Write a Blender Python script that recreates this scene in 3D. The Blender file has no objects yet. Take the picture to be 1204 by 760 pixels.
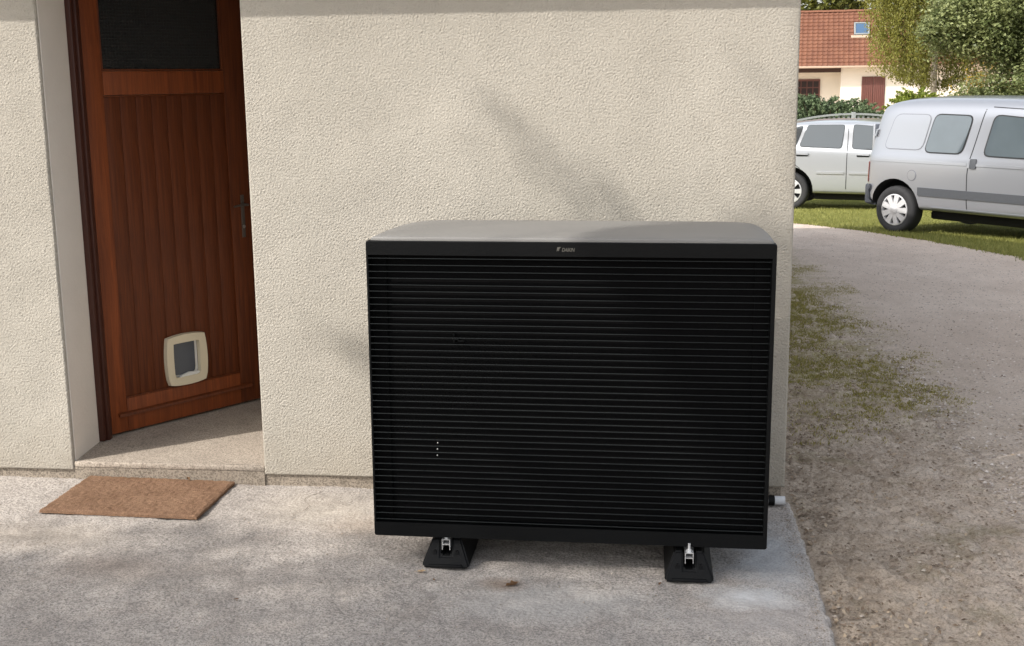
import bpy, bmesh, math, random
import numpy as np
from mathutils import Vector, Matrix, noise
from mathutils.bvhtree import BVHTree
random.seed(7); rng = np.random.default_rng(7)
R = math.radians
scene = bpy.context.scene
COL = scene.collection
# ------------------------------------------------------------------ camera
F_PX, PITCH, YAW, ROLL = 1435.09, 0.1978, -0.1108, -0.0115
cam_d = bpy.data.cameras.new('camera'); cam = bpy.data.objects.new('camera', cam_d); COL.objects.link(cam)
fw = Vector((math.sin(YAW)*math.cos(PITCH), math.cos(YAW)*math.cos(PITCH), -math.sin(PITCH)))
rt = Vector((math.cos(YAW), -math.sin(YAW), 0)); up = rt.cross(fw)
r2 = rt*math.cos(ROLL)+up*math.sin(ROLL); u2 = -rt*math.sin(ROLL)+up*math.cos(ROLL)
cam.matrix_world = Matrix(((r2.x, u2.x, -fw.x, .2446), (r2.y, u2.y, -fw.y, -4.4811), (r2.z, u2.z, -fw.z, 1.5844), (0, 0, 0, 1)))
cam_d.sensor_width = 36; cam_d.lens = 36*F_PX/1204; cam_d.clip_start = .05; cam_d.clip_end = 2000
scene.camera = cam
# ------------------------------------------------------------------ sky, sun, exposure
SUN_EL = R(42); SUN_H = Vector((.789, .614, 0)).normalized()       # way the light travels over the ground
world = bpy.data.worlds.new('World'); scene.world = world; world.use_nodes = True
wn = world.node_tree.nodes; wl = world.node_tree.links; wn.clear()
sky = wn.new('ShaderNodeTexSky'); sky.sky_type = 'NISHITA'; sky.sun_disc = False
sky.sun_elevation = SUN_EL; sky.sun_rotation = math.atan2(-SUN_H.x, -SUN_H.y)
sky.air_density = 1.2; sky.dust_density = 3.0; sky.ozone_density = .6
bg = wn.new('ShaderNodeBackground'); bg.inputs['Strength'].default_value = .15
wo = wn.new('ShaderNodeOutputWorld'); hs = wn.new('ShaderNodeHueSaturation'); hs.inputs['Saturation'].default_value = .38      # thin high haze: a paler sky
wl.new(sky.outputs[0], hs.inputs['Color']); wl.new(hs.outputs[0], bg.inputs[0]); wl.new(bg.outputs[0], wo.inputs[0])
sd = bpy.data.lights.new('sun', 'SUN'); sd.energy = 2.4; sd.angle = R(.55); sd.color = (1, .95, .88)
sun = bpy.data.objects.new('sun', sd); COL.objects.link(sun)
SUN_D = Vector((SUN_H.x*math.cos(SUN_EL), SUN_H.y*math.cos(SUN_EL), -math.sin(SUN_EL)))
sun.rotation_euler = SUN_D.to_track_quat('-Z', 'Y').to_euler(); sun.location = (-20, -16, 22)
vs = scene.view_settings; vs.view_transform = 'Standard'; vs.look = 'None'; vs.gamma = 1; vs.exposure = 0.85; vs.use_curve_mapping = False

# ------------------------------------------------------------------ helpers
def srgb(r, g, b):
    f = lambda c: (c/255/12.92 if c/255 <= .04045 else ((c/255+.055)/1.055)**2.4)
    return (f(r), f(g), f(b), 1)
class NT:
    def __init__(s, name, rough=.8, metallic=0.0, spec=.5, coat=0.0):
        s.m = bpy.data.materials.new(name); s.m.use_nodes = True; s.t = s.m.node_tree; s.n = s.t.nodes; s.l = s.t.links
        s.b = s.n['Principled BSDF']; i = s.b.inputs
        i['Roughness'].default_value = rough; i['Metallic'].default_value = metallic
        i['Specular IOR Level'].default_value = spec; i['Coat Weight'].default_value = coat
        s.tc = s.n.new('ShaderNodeTexCoord'); s.co = s.tc.outputs['Object']
    def map(s, scale=(1, 1, 1), rot=(0, 0, 0), co=None):
        m = s.n.new('ShaderNodeMapping'); m.inputs['Scale'].default_value = scale; m.inputs['Rotation'].default_value = rot
        s.l.new(co or s.co, m.inputs[0]); return m.outputs[0]
    def noise(s, scale, detail=4, rough=.55, co=None, dist=0):
        n = s.n.new('ShaderNodeTexNoise'); n.inputs['Scale'].default_value = scale; n.inputs['Detail'].default_value = detail
        n.inputs['Roughness'].default_value = rough; n.inputs['Distortion'].default_value = dist
        s.l.new(co or s.co, n.inputs['Vector']); return n.outputs['Fac']
    def voro(s, scale, co=None, feat='F1', out='Distance'):
        n = s.n.new('ShaderNodeTexVoronoi'); n.feature = feat; n.inputs['Scale'].default_value = scale
        s.l.new(co or s.co, n.inputs['Vector']); return n.outputs[out]
    def ramp(s, fac, stops):
        r = s.n.new('ShaderNodeValToRGB'); e = r.color_ramp.elements
        while len(e) < len(stops): e.new(.5)
        for k, (p, c) in enumerate(stops): e[k].position = p; e[k].color = c if len(c) == 4 else (*c, 1)
        s.l.new(fac, r.inputs[0]); return r.outputs[0]
    def fr(s, fac, a, b, x=0., y=1.):
        r = s.n.new('ShaderNodeMapRange'); r.inputs[1].default_value = a; r.inputs[2].default_value = b
        r.inputs[3].default_value = x; r.inputs[4].default_value = y; s.l.new(fac, r.inputs[0]); return r.outputs[0]
    def mix(s, fac, a, b, mode='MIX'):
        m = s.n.new('ShaderNodeMix'); m.data_type = 'RGBA'; m.blend_type = mode
        for v, i in ((fac, m.inputs[0]), (a, m.inputs[6]), (b, m.inputs[7])):
            if hasattr(v, 'is_output'): s.l.new(v, i)
            else: i.default_value = v if not isinstance(v, tuple) or len(v) == 4 else (*v, 1)
        return m.outputs[2]
    def math(s, op, a, b=0.):
        m = s.n.new('ShaderNodeMath'); m.operation = op
        for v, i in ((a, m.inputs[0]), (b, m.inputs[1])):
            if hasattr(v, 'is_output'): s.l.new(v, i)
            else: i.default_value = v
        return m.outputs[0]
    def xyz(s, co=None):
        n = s.n.new('ShaderNodeSeparateXYZ'); s.l.new(co or s.co, n.inputs[0]); return n.outputs
    def attr(s, name):
        n = s.n.new('ShaderNodeAttribute'); n.attribute_name = name; return n.outputs
    def color(s, c):
        if hasattr(c, 'is_output'): s.l.new(c, s.b.inputs['Base Color'])
        else: s.b.inputs['Base Color'].default_value = c if len(c) == 4 else (*c, 1)
        return s
    def bump(s, h, dist=.005, strength=1):
        b = s.n.new('ShaderNodeBump'); b.inputs['Distance'].default_value = dist; b.inputs['Strength'].default_value = strength
        s.l.new(h, b.inputs['Height']); s.l.new(b.outputs[0], s.b.inputs['Normal']); return s
def plain(name, c, rough=.6, metallic=0, spec=.5, coat=0, var=.15, nscale=30):
    t = NT(name, rough, metallic, spec, coat); n = t.noise(nscale, 5)
    d = tuple(x*(1-var) for x in c[:3]); u = tuple(min(1, x*(1+var)) for x in c[:3])
    t.color(t.mix(n, d, u)); t.bump(n, .0008); return t.m

def link(o, parent=None):
    COL.objects.link(o)
    if parent is not None: o.parent = parent
    return o
def tag(o, label=None, cat=None, group=None, kind=None):
    if label: o['label'] = label
    if cat: o['category'] = cat
    if group: o['group'] = group
    if kind: o['kind'] = kind
    return o
def empty(name, loc=(0, 0, 0), rz=0):
    o = bpy.data.objects.new(name, None); o.location = loc; o.rotation_euler.z = rz; o.empty_display_size = .1; return link(o)
def smooth(me, ang=35):
    me.polygons.foreach_set('use_smooth', [True]*len(me.polygons)); me.set_sharp_from_angle(angle=R(ang))
def obj(name, bm, mat, parent=None, sm=None):
    me = bpy.data.meshes.new(name); bm.normal_update(); bm.to_mesh(me); bm.free()
    for m in (mat if isinstance(mat, (list, tuple)) else [mat]): me.materials.append(m)
    if sm: smooth(me, sm)
    return link(bpy.data.objects.new(name, me), parent)
def pyobj(name, v, f, mat, parent=None, sm=None):
    me = bpy.data.meshes.new(name); me.from_pydata([tuple(p) for p in v], [], f); me.materials.append(mat); me.update()
    if sm: smooth(me, sm)
    return link(bpy.data.objects.new(name, me), parent)
def share(src, parent=None, name=None):
    o = bpy.data.objects.new(name or src.name.split('.')[0], src.data); return link(o, parent)
def box(bm, x0, x1, y0, y1, z0, z1, bev=0, seg=2):
    r = bmesh.ops.create_cube(bm, size=1); vv = r['verts']
    for v in vv: v.co = Vector((x0+(v.co.x+.5)*(x1-x0), y0+(v.co.y+.5)*(y1-y0), z0+(v.co.z+.5)*(z1-z0)))
    if bev:
        es = list({e for v in vv for e in v.link_edges}); bmesh.ops.bevel(bm, geom=es, offset=bev, segments=seg, affect='EDGES', profile=.5)
    return bm
def NB(): return bmesh.new()
def boxo(name, mat, parent, *a, bev=0, seg=2):
    return obj(name, box(NB(), *a, bev=bev, seg=seg), mat, parent, sm=40 if bev else None)
def prism(bm, poly, axis, a, b):
    """extrude a 2D polygon along axis ('x': poly is (y,z); 'y': (x,z); 'z': (x,y))"""
    P = {'x': lambda p, t: (t, p[0], p[1]), 'y': lambda p, t: (p[0], t, p[1]), 'z': lambda p, t: (p[0], p[1], t)}[axis]
    va = [bm.verts.new(P(p, a)) for p in poly]; vb = [bm.verts.new(P(p, b)) for p in poly]; n = len(poly)
    fs = [bm.faces.new(va), bm.faces.new(vb[::-1])]+[bm.faces.new((va[i], vb[i], vb[(i+1) % n], va[(i+1) % n])) for i in range(n)]
    bmesh.ops.recalc_face_normals(bm, faces=fs); return bm
def tube(bm, pts, rad, n=8, cap=True):
    pts = [Vector(p) for p in pts]; rings = []
    for i, p in enumerate(pts):
        d = (pts[min(i+1, len(pts)-1)]-pts[max(i-1, 0)]).normalized()
        a = d.cross(Vector((0, 0, 1)) if abs(d.z) < .9 else Vector((1, 0, 0))).normalized(); b = d.cross(a)
        r = rad[i] if hasattr(rad, '__len__') else rad
        rings.append([bm.verts.new(p+(a*math.cos(2*math.pi*k/n)+b*math.sin(2*math.pi*k/n))*r) for k in range(n)])
    for i in range(len(rings)-1):
        for k in range(n): bm.faces.new((rings[i][k], rings[i][(k+1) % n], rings[i+1][(k+1) % n], rings[i+1][k]))
    if cap: bm.faces.new(rings[0][::-1]); bm.faces.new(rings[-1])
    return bm
def lathe(bm, prof, n=24, axis='y', c=(0, 0, 0)):
    rings = []
    for r, h in prof:
        row = []
        for k in range(n):
            a = 2*math.pi*k/n; p = (r*math.cos(a), h, r*math.sin(a)) if axis == 'y' else (r*math.cos(a), r*math.sin(a), h)
            row.append(bm.verts.new(Vector(p)+Vector(c)))
        rings.append(row)
    for i in range(len(rings)-1):
        for k in range(n): bm.faces.new((rings[i][k], rings[i][(k+1) % n], rings[i+1][(k+1) % n], rings[i+1][k]))
    bmesh.ops.recalc_face_normals(bm, faces=bm.faces[:]); return bm
def relief(ny, nx, step, wave, width=.5, seed=0):
    """random height field whose bumps are about `wave` metres across (unit deviation)"""
    g = np.random.default_rng(seed).normal(size=(ny, nx)); fy = np.fft.fftfreq(ny, step)[:, None]; fx = np.fft.rfftfreq(nx, step)[None]
    f = np.sqrt(fx*fx+fy*fy)+1e-9; w_ = np.exp(-(np.log(f*wave)/width)**2); h = np.fft.irfft2(np.fft.rfft2(g)*w_, s=(ny, nx)); return (h-h.mean())/h.std()
def gridmesh(name, X, Y, Z, mat, parent=None, flip=False):
    ny, nx = X.shape; me = bpy.data.meshes.new(name); me.vertices.add(nx*ny); me.vertices.foreach_set('co', np.stack([X, Y, Z], -1).astype(np.float32).reshape(-1))
    i = (np.arange(ny-1)[:, None]*nx+np.arange(nx-1)[None]).reshape(-1); q = np.stack([i, i+1, i+nx+1, i+nx], 1)
    if flip: q = q[:, ::-1]
    q = np.ascontiguousarray(q).astype(np.int32); n = len(q); me.loops.add(n*4); me.loops.foreach_set('vertex_index', q.reshape(-1)); me.polygons.add(n)
    me.polygons.foreach_set('loop_start', np.arange(0, n*4, 4, dtype=np.int32)); me.polygons.foreach_set('loop_total', np.full(n, 4, dtype=np.int32)); me.polygons.foreach_set('use_smooth', np.ones(n, dtype=bool))
    me.materials.append(mat); me.update(); return link(bpy.data.objects.new(name, me), parent)
def lerp(x, xs, ys): return float(np.interp(x, xs, ys))
def T(x, y):                                                        # lie of the land
    y = max(y, 0); a = min(y, 18)
    return -.03-.022*a-.0009*a*a-.004*max(y-18, 0)
def Tn(x, y):
    y = np.maximum(y, 0); a = np.minimum(y, 18.)
    return -.03-.022*a-.0009*a*a-.004*np.maximum(y-18, 0)
def slab_z(x, y=0): return (.72-max(min(x, .9), -3.5))*.0078

# ------------------------------------------------------------------ materials
def m_stucco():
    t = NT('cream_stucco', .93, spec=.2)
    w = t.noise(9, 2); co = t.map((1, 1, 1))
    n1 = t.noise(120, 6, .72); n2 = t.voro(130); n3 = t.noise(330, 3, .7)
    h = t.math('ADD', t.math('MULTIPLY', t.fr(n1, .34, .62), 1.0), t.math('ADD', t.math('MULTIPLY', n2, -.35), t.math('MULTIPLY', n3, .5)))
    big = t.noise(1.4, 5, .6); stain = t.noise(.5, 3, .5, co=t.map((1.3, 1, .35)))
    c = t.mix(t.fr(big, .3, .7), srgb(172, 166, 155), srgb(186, 180, 169))
    c = t.mix(t.math('MULTIPLY', t.fr(stain, .45, .75), .22), c, srgb(160, 150, 136))
    pit = t.math('MULTIPLY', t.fr(n1, .36, .28), .3)
    c = t.mix(pit, c, srgb(140, 131, 118)); zz = t.math('ADD', t.xyz()[2], t.math('MULTIPLY', t.math('SUBTRACT', t.noise(7, 6, .7), .5), .35)); c = t.mix(t.fr(zz, .30, .02, 0, .28), c, srgb(136, 122, 104))
    t.color(c); t.bump(h, .0015, 1.0); return t.m
M_STUCCO = m_stucco()
def m_plaster():
    t = NT('smooth_plaster', .9, spec=.2); n = t.noise(6, 5); t.color(t.mix(n, srgb(222, 215, 206), srgb(234, 228, 220)))
    t.bump(t.noise(60, 4), .0012); return t.m
M_PLASTER = m_plaster()
def m_concrete(name, lo, hi, patio=False):
    t = NT(name, .9, spec=.25)
    a = t.noise(1.1, 6, .62); b = t.noise(7, 6, .65, dist=.3); f = t.noise(150, 3, .7); g = t.noise(38, 5, .7); sp = t.voro(210)
    c = t.mix(t.fr(a, .32, .68), lo, hi)
    c = t.mix(t.math('MULTIPLY', t.fr(b, .46, .66), .28), c, srgb(136, 126, 116))
    c = t.mix(t.math('MULTIPLY', t.fr(g, .52, .66), .5), c, tuple(x*.5 for x in lo[:3])+(1,))
    c = t.mix(t.math('MULTIPLY', t.fr(f, .47, .59), .82), c, tuple(x*.45 for x in lo[:3])+(1,))
    c = t.mix(t.math('MULTIPLY', t.fr(sp, .16, .05), .5), c, srgb(196, 189, 180))
    if patio:
        X = t.xyz()
        def spot(px, py, rx, ry, edge=.5):
            dx = t.math('MULTIPLY', t.math('SUBTRACT', X[0], px), 1/rx); dy = t.math('MULTIPLY', t.math('SUBTRACT', X[1], py), 1/ry)
            d = t.math('SQRT', t.math('ADD', t.math('MULTIPLY', dx, dx), t.math('MULTIPLY', dy, dy)))
            d = t.math('ADD', d, t.math('MULTIPLY', t.math('SUBTRACT', b, .5), 1.6)); return t.fr(d, 1.15, edge)
        for px, py, rx, ry, col, k in [(.55, -.9, .14, .10, srgb(206, 206, 206), .75), (.66, -.55, .16, .35, srgb(172, 176, 180), .6),
                (-.05, -.98, .35, .17, srgb(182, 179, 175), .5), (-.2, -.87, .09, .06, srgb(112, 86, 60), .5), (.62, -1.05, .25, .14, srgb(166, 159, 154), .5),
                (-1.5, -.85, .22, .12, srgb(130, 114, 102), .35), (-.95, -.25, .3, .2, srgb(182, 172, 158), .4), (-1.9, -.62, .35, .14, srgb(174, 162, 147), .4),
                (-.75, -.4, .18, .12, srgb(148, 131, 113), .35)]:
            c = t.mix(t.math('MULTIPLY', spot(px, py, rx, ry, .25), k), c, col)
        n = t.noise(2.6, 7, .7, dist=.8); c = t.mix(t.math('MULTIPLY', t.fr(n, .57, .64), .22), c, srgb(108, 99, 92))
    t.color(c); h = t.math('ADD', t.math('MULTIPLY', g, .6), t.math('ADD', t.math('MULTIPLY', f, .35), t.math('MULTIPLY', b, .8))); t.bump(h, .003, .9); return t.m
M_PATIO = m_concrete('patio_concrete', srgb(165, 158, 152), srgb(186, 178, 170), True)
M_STEP = m_concrete('step_concrete', srgb(168, 156, 143), srgb(184, 173, 159))
M_PLINTH = m_concrete('plinth_concrete', srgb(140, 129, 116), srgb(162, 151, 137))
def m_wood():
    t = NT('varnished_wood', .5, spec=.3, coat=.0)
    co = t.map((26, 26, 1.1)); n = t.noise(2.2, 6, .65, co=co, dist=1.2); f = t.noise(9, 5, .7, co=co)
    c = t.mix(t.fr(n, .3, .72), srgb(74, 34, 15), srgb(112, 57, 26)); c = t.mix(t.math('MULTIPLY', t.fr(f, .5, .8), .5), c, srgb(56, 26, 12))
    t.color(c); t.bump(f, .0008); return t.m
M_WOOD = m_wood()
M_WOOD_LIT = M_WOOD.copy(); M_WOOD_LIT.name = 'varnished_wood_lit'  # same wood, brighter: light on hinge stile and rails put into the colour
for nd in M_WOOD_LIT.node_tree.nodes:
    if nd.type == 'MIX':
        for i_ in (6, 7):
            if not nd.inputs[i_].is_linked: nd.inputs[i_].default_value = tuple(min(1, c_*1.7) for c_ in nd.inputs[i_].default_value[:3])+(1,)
M_DARKWOOD = plain('brown_frame_paint', srgb(66, 31, 19), .5, var=.2, nscale=12)
def m_wired():
    t = NT('wired_glass', .12, spec=.6); X = t.xyz()
    gx = t.math('PINGPONG', t.math('MULTIPLY', X[0], 1), .007); gz = t.math('PINGPONG', X[2], .007)
    g = t.math('MINIMUM', gx, gz); l = t.fr(g, .0016, .0006)
    t.color(t.mix(l, srgb(16, 20, 23), srgb(36, 39, 39))); t.bump(t.noise(160, 2), .002); return t.m
M_WIRED = m_wired()
M_IVORY = plain('ivory_plastic', srgb(214, 203, 176), .45, var=.04)
M_WHITEPL = plain('white_plastic', srgb(214, 214, 210), .4, var=.05)
M_FLAP = plain('smoked_flap', srgb(62, 68, 78), .2, var=.2, nscale=14)
M_STEEL = plain('brushed_steel', srgb(170, 168, 165), .35, metallic=.9, var=.1)
M_HANDLE = plain('tarnished_steel', srgb(116, 110, 104), .35, metallic=.8, var=.15)
M_ALU = plain('bare_aluminium', srgb(226, 226, 226), .35, metallic=.6, var=.05)
M_BLACK = plain('matt_black_coating', (.0022, .0026, .0030), .5, spec=.16, var=.15, nscale=60)
M_SLAT = plain('black_slat_coating', (.017, .020, .0205), .42, spec=.3, var=.15, nscale=60)
M_VOID = plain('black_inner_casing', (.0015, .0015, .0018), .8, spec=.1, var=.2)
M_CASE = plain('silver_grey_casing', srgb(123, 121, 118), .5, spec=.35, var=.06, nscale=9)
M_RUBBER = plain('black_rubber', (.004, .0042, .0048), .7, spec=.2, var=.35, nscale=80)
M_LOGO = plain('badge_print', srgb(84, 82, 76), .45, var=.03)
M_PIPE = plain('grey_pipe_plastic', srgb(205, 206, 208), .4, var=.05)
def m_mat():
    t = NT('coir_mat', 1, spec=.05); n = t.noise(8, 5); f = t.noise(330, 2, .8); g = t.noise(70, 4)
    c = t.mix(t.fr(n, .3, .7), srgb(134, 106, 86), srgb(160, 130, 107)); c = t.mix(t.fr(f, .4, .7), c, srgb(100, 74, 58)); c = t.mix(t.math('MULTIPLY', t.fr(g, .5, .8), .3), c, srgb(180, 144, 112))
    t.color(c); t.bump(f, .006); return t.m
M_MAT = m_mat()
def m_soil():
    t = NT('soil_moss_and_gravel', .97, spec=.1); X = t.xyz()
    a = t.noise(.9, 6, .62); b = t.noise(5, 7, .7, dist=.4); f = t.noise(80, 6, .75); g = t.noise(190, 4, .75); bs = t.noise(3.4, 7, .72, co=t.map((1, .5, 1), (0, 0, .25)))
    sand = t.mix(t.fr(b, .35, .68), srgb(198, 181, 165), srgb(226, 211, 196)); dark = t.mix(t.fr(b, .3, .7), srgb(174, 156, 138), srgb(216, 199, 180))
    gravel = t.mix(t.fr(t.noise(.45, 6), .3, .7), srgb(208, 191, 177), srgb(227, 212, 199)); gravel = t.mix(t.math('MULTIPLY', t.fr(bs, .42, .68), .5), gravel, srgb(186, 168, 154))
    d = t.math('ADD', X[0], t.math('ADD', t.math('MULTIPLY', t.math('SUBTRACT', a, .5), 1.0), t.math('MULTIPLY', t.math('SUBTRACT', b, .5), .8)))
    c = t.mix(t.fr(d, .95, 1.6), dark, sand)
    gm = t.math('MULTIPLY', t.fr(d, 1.5, 2.1), t.fr(t.math('ADD', X[1], t.math('MULTIPLY', t.math('SUBTRACT', b, .5), 3)), .2, 2.2)); c = t.mix(gm, c, gravel)
    c = t.mix(t.math('MULTIPLY', t.fr(f, .46, .66), t.math('SUBTRACT', .72, t.math('MULTIPLY', gm, .3))), c, t.mix(gm, srgb(110, 95, 80), srgb(156, 143, 134)))
    c = t.mix(t.math('MULTIPLY', t.fr(g, .52, .75), .6), c, srgb(210, 198, 184)); c = t.mix(t.math('MULTIPLY', t.fr(g, .46, .3), .45), c, srgb(92, 80, 70))
    y = t.math('ADD', X[1], t.math('MULTIPLY', t.math('SUBTRACT', b, .5), 2.2))
    my = t.math('MULTIPLY', t.fr(y, 1.2, 2.4), t.fr(t.math('ADD', X[0], t.math('MULTIPLY', t.math('SUBTRACT', b, .5), 1.0)), 1.95, 1.45))
    ms = t.math('MULTIPLY', my, t.math('MULTIPLY', t.fr(t.noise(3.2, 8, .78), .42, .6), t.fr(f, .36, .54)))
    c = t.mix(t.math('MULTIPLY', ms, .95), c, t.mix(g, srgb(112, 110, 54), srgb(166, 158, 92)))
    c = t.mix(t.math('MULTIPLY', t.math('MULTIPLY', t.fr(t.noise(2.1, 7, .75), .54, .66), t.fr(d, 2.2, 1.6)), .35), c, srgb(116, 110, 62))
    t.color(c); h = t.math('ADD', t.math('MULTIPLY', b, .5), t.math('ADD', f, t.math('MULTIPLY', g, .6))); t.bump(h, .010, 1); return t.m
M_SOIL = m_soil(); M_DRIVE = M_SOIL
def m_lawn():
    t = NT('lawn_turf', .95, spec=.1); a = t.noise(.5, 5); f = t.noise(40, 4, .8)
    c = t.mix(t.fr(a, .3, .7), srgb(118, 122, 58), srgb(150, 148, 84)); c = t.mix(t.fr(f, .4, .75), c, srgb(96, 94, 44)); t.color(c); t.bump(f, .03); return t.m
M_LAWN = m_lawn()
def m_leaf(name, lo, hi, rough=.55, trans=.25):
    t = NT(name, rough, spec=.35); tn = t.attr('tint')[2]
    c = t.mix(tn, lo, hi); t.color(c)
    tr = t.n.new('ShaderNodeBsdfTranslucent'); t.l.new(t.mix(.5, c, tuple(min(1, x*1.4) for x in hi[:3])+(1,)), tr.inputs[0])
    mx = t.n.new('ShaderNodeMixShader'); mx.inputs[0].default_value = trans
    t.l.new(t.b.outputs[0], mx.inputs[1]); t.l.new(tr.outputs[0], mx.inputs[2]); t.l.new(mx.outputs[0], t.n['Material Output'].inputs[0]); return t.m
M_GRASS = m_leaf('grass_blade', srgb(100, 108, 50), srgb(158, 156, 92), .7)
M_MOSSB = m_leaf('moss_sprig', srgb(108, 105, 52), srgb(168, 158, 92), .8)
M_BIRCHL = m_leaf('birch_leaf', srgb(72, 80, 34), srgb(130, 128, 58))
M_BROADL = m_leaf('broad_leaf', srgb(70, 84, 44), srgb(150, 156, 108), .4)
M_DARKL = m_leaf('dark_leaf', srgb(62, 70, 36), srgb(136, 136, 64))
M_JUNI = m_leaf('juniper_blue', srgb(56, 74, 50), srgb(114, 130, 94), .6, .1)
M_CYPR = m_leaf('juniper_green', srgb(70, 88, 26), srgb(142, 152, 58), .6, .1)
M_SHRUB = m_leaf('yellow_shrub_leaf', srgb(120, 112, 46), srgb(190, 160, 70))
M_LITTER = m_leaf('leaf_litter', srgb(116, 98, 80), srgb(184, 166, 144), .9, .05)
def m_peb():
    t = NT('pebble', .9, spec=.2); tn = t.attr('tint')[2]; t.color(t.ramp(tn, [(0, srgb(112, 98, 84)), (.7, srgb(164, 148, 132)), (1, srgb(204, 192, 178))])); return t.m
M_PEB = m_peb()
def m_grav():
    t = NT('gravel_stone', .9, spec=.2); tn = t.attr('tint')[2]; t.color(t.ramp(tn, [(0, srgb(150, 138, 128)), (.6, srgb(196, 184, 174)), (1, srgb(226, 216, 208))])); return t.m
M_GRAV = m_grav()
def m_bark(name, lo, hi, sc=(6, 6, 1.5)):
    t = NT(name, .95, spec=.1); n = t.noise(5, 6, .7, co=t.map(sc)); t.color(t.mix(t.fr(n, .35, .65), lo, hi)); t.bump(n, .02); return t.m
M_BARK = m_bark('brown_bark', srgb(70, 58, 46), srgb(118, 102, 84)); M_BIRCHB = m_bark('white_birch_bark', srgb(150, 142, 130), srgb(226, 220, 208), (2, 2, 5))
M_DRY = plain('dry_leaf_brown', srgb(128, 96, 66), .8, var=.3, nscale=50); M_DRY2 = plain('dry_leaf_pale', srgb(196, 170, 136), .8, var=.2, nscale=50)
M_ROOF = None
def m_roof():
    t = NT('terracotta_tile', .85, spec=.2); X = t.voro(5.2, co=t.map((1, .8, 1)), out='Color'); n = t.noise(1.1, 5); f = t.noise(22, 4)
    c = t.mix(t.fr(n, .3, .7), srgb(114, 76, 60), srgb(134, 94, 74)); c = t.mix(t.math('MULTIPLY', t.xyz(X)[0], .35), c, srgb(112, 80, 68)); c = t.mix(t.math('MULTIPLY', t.fr(f, .5, .8), .4), c, srgb(92, 66, 58)); t.color(c); t.bump(f, .01); return t.m
M_ROOF = m_roof()
M_HOUSEW = plain('far_house_render', srgb(224, 217, 203), .9, var=.04, nscale=3)
M_SHUT = plain('shutter_brown', srgb(100, 60, 52), .6, var=.12, nscale=6)
M_FASCIA = plain('dark_fascia', srgb(74, 52, 42), .7)
M_GUTTER = plain('gutter_zinc', srgb(176, 156, 136), .5, var=.06)
M_GLASSB = plain('skylight_glass', srgb(70, 96, 124), .08, spec=.8, var=.1)
M_FENCE = plain('weathered_fence_grey', srgb(134, 138, 138), .85, var=.15, nscale=14)
def m_paint(name, c, metal, rough):
    t = NT(name, rough, metallic=metal, coat=.8); t.b.inputs['Coat Roughness'].default_value = .06
    n = t.noise(2.2, 4); t.color(t.mix(n, tuple(x*.95 for x in c[:3])+(1,), c)); return t.m
M_VANP = m_paint('silver_van_paint', (.37, .385, .42, 1), .55, .3)
M_CARP = m_paint('pale_silver_car_paint', (.46, .48, .51, 1), .45, .28)
def m_autoglass():
    t = NT('auto_glass', .03, spec=1.0, coat=.6); n = t.noise(2, 3); t.color(t.mix(n, srgb(70, 80, 86), srgb(92, 102, 108))); return t.m
M_AGLASS = m_autoglass()
M_AGLASS2 = plain('tinted_auto_glass', srgb(52, 60, 64), .03, spec=1.0, coat=.5, var=.1, nscale=2)
M_TRIM = plain('grey_bumper_plastic', srgb(60, 64, 72), .6, var=.08); M_SEAL = plain('black_window_seal', srgb(34, 36, 38), .55)
M_STRIP = plain('charcoal_rub_strip', srgb(74, 77, 82), .55); M_TYRE = plain('tyre_rubber', srgb(46, 46, 48), .8, var=.2); M_RIM = plain('silver_hubcap', srgb(206, 206, 208), .35, metallic=.3, var=.04)
M_WELL = plain('wheel_arch_liner', srgb(24, 24, 25), .9); M_RED = plain('red_tail_lens', srgb(120, 26, 26), .15, spec=.8); M_LAMP = plain('clear_lamp_lens', srgb(200, 204, 208), .1, spec=.8)

# ------------------------------------------------------------------ leaf-cloud builder
def leaf_mesh(name, pos, size, mat, parent=None, aspect=.6, droop=None, upb=.35, kind=None, tint=None):
    """one bent diamond per position (positions are N x 3)"""
    n = len(pos); pos = np.asarray(pos, float)
    nrm = rng.normal(size=(n, 3)); nrm[:, 2] = np.abs(nrm[:, 2])+upb; nrm /= np.linalg.norm(nrm, axis=1)[:, None]
    ax = rng.normal(size=(n, 3)) if droop is None else rng.normal(size=(n, 3))*.45+np.array(droop)
    ax -= nrm*np.sum(ax*nrm, axis=1)[:, None]; ax /= np.linalg.norm(ax, axis=1)[:, None]
    if droop is not None:
        ax2 = rng.normal(size=(n, 3))*.4+np.array(droop); ax = ax2/np.linalg.norm(ax2, axis=1)[:, None]
        nrm = np.cross(ax, rng.normal(size=(n, 3))); nrm /= np.linalg.norm(nrm, axis=1)[:, None]
    sd_ = np.cross(nrm, ax); s = size*rng.uniform(.65, 1.3, n)[:, None]
    V = np.empty((n, 4, 3)); V[:, 0] = pos-ax*s*.5; V[:, 1] = pos+sd_*s*aspect*.5+nrm*s*.08; V[:, 2] = pos+ax*s*.5; V[:, 3] = pos-sd_*s*aspect*.5+nrm*s*.08
    me = bpy.data.meshes.new(name); me.vertices.add(n*4); me.vertices.foreach_set('co', V.reshape(-1))
    me.loops.add(n*4); me.loops.foreach_set('vertex_index', np.arange(n*4, dtype=np.int32)); me.polygons.add(n)
    me.polygons.foreach_set('loop_start', np.arange(0, n*4, 4, dtype=np.int32)); me.polygons.foreach_set('loop_total', np.full(n, 4, dtype=np.int32))
    at = me.attributes.new('tint', 'FLOAT', 'POINT'); tv = rng.uniform(0, 1, n) if tint is None else np.clip(tint, 0, 1)
    at.data.foreach_set('value', np.repeat(tv, 4)); me.materials.append(mat); me.update(); me.validate()
    o = link(bpy.data.objects.new(name, me), parent)
    if kind: o['kind'] = kind
    return o
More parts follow.
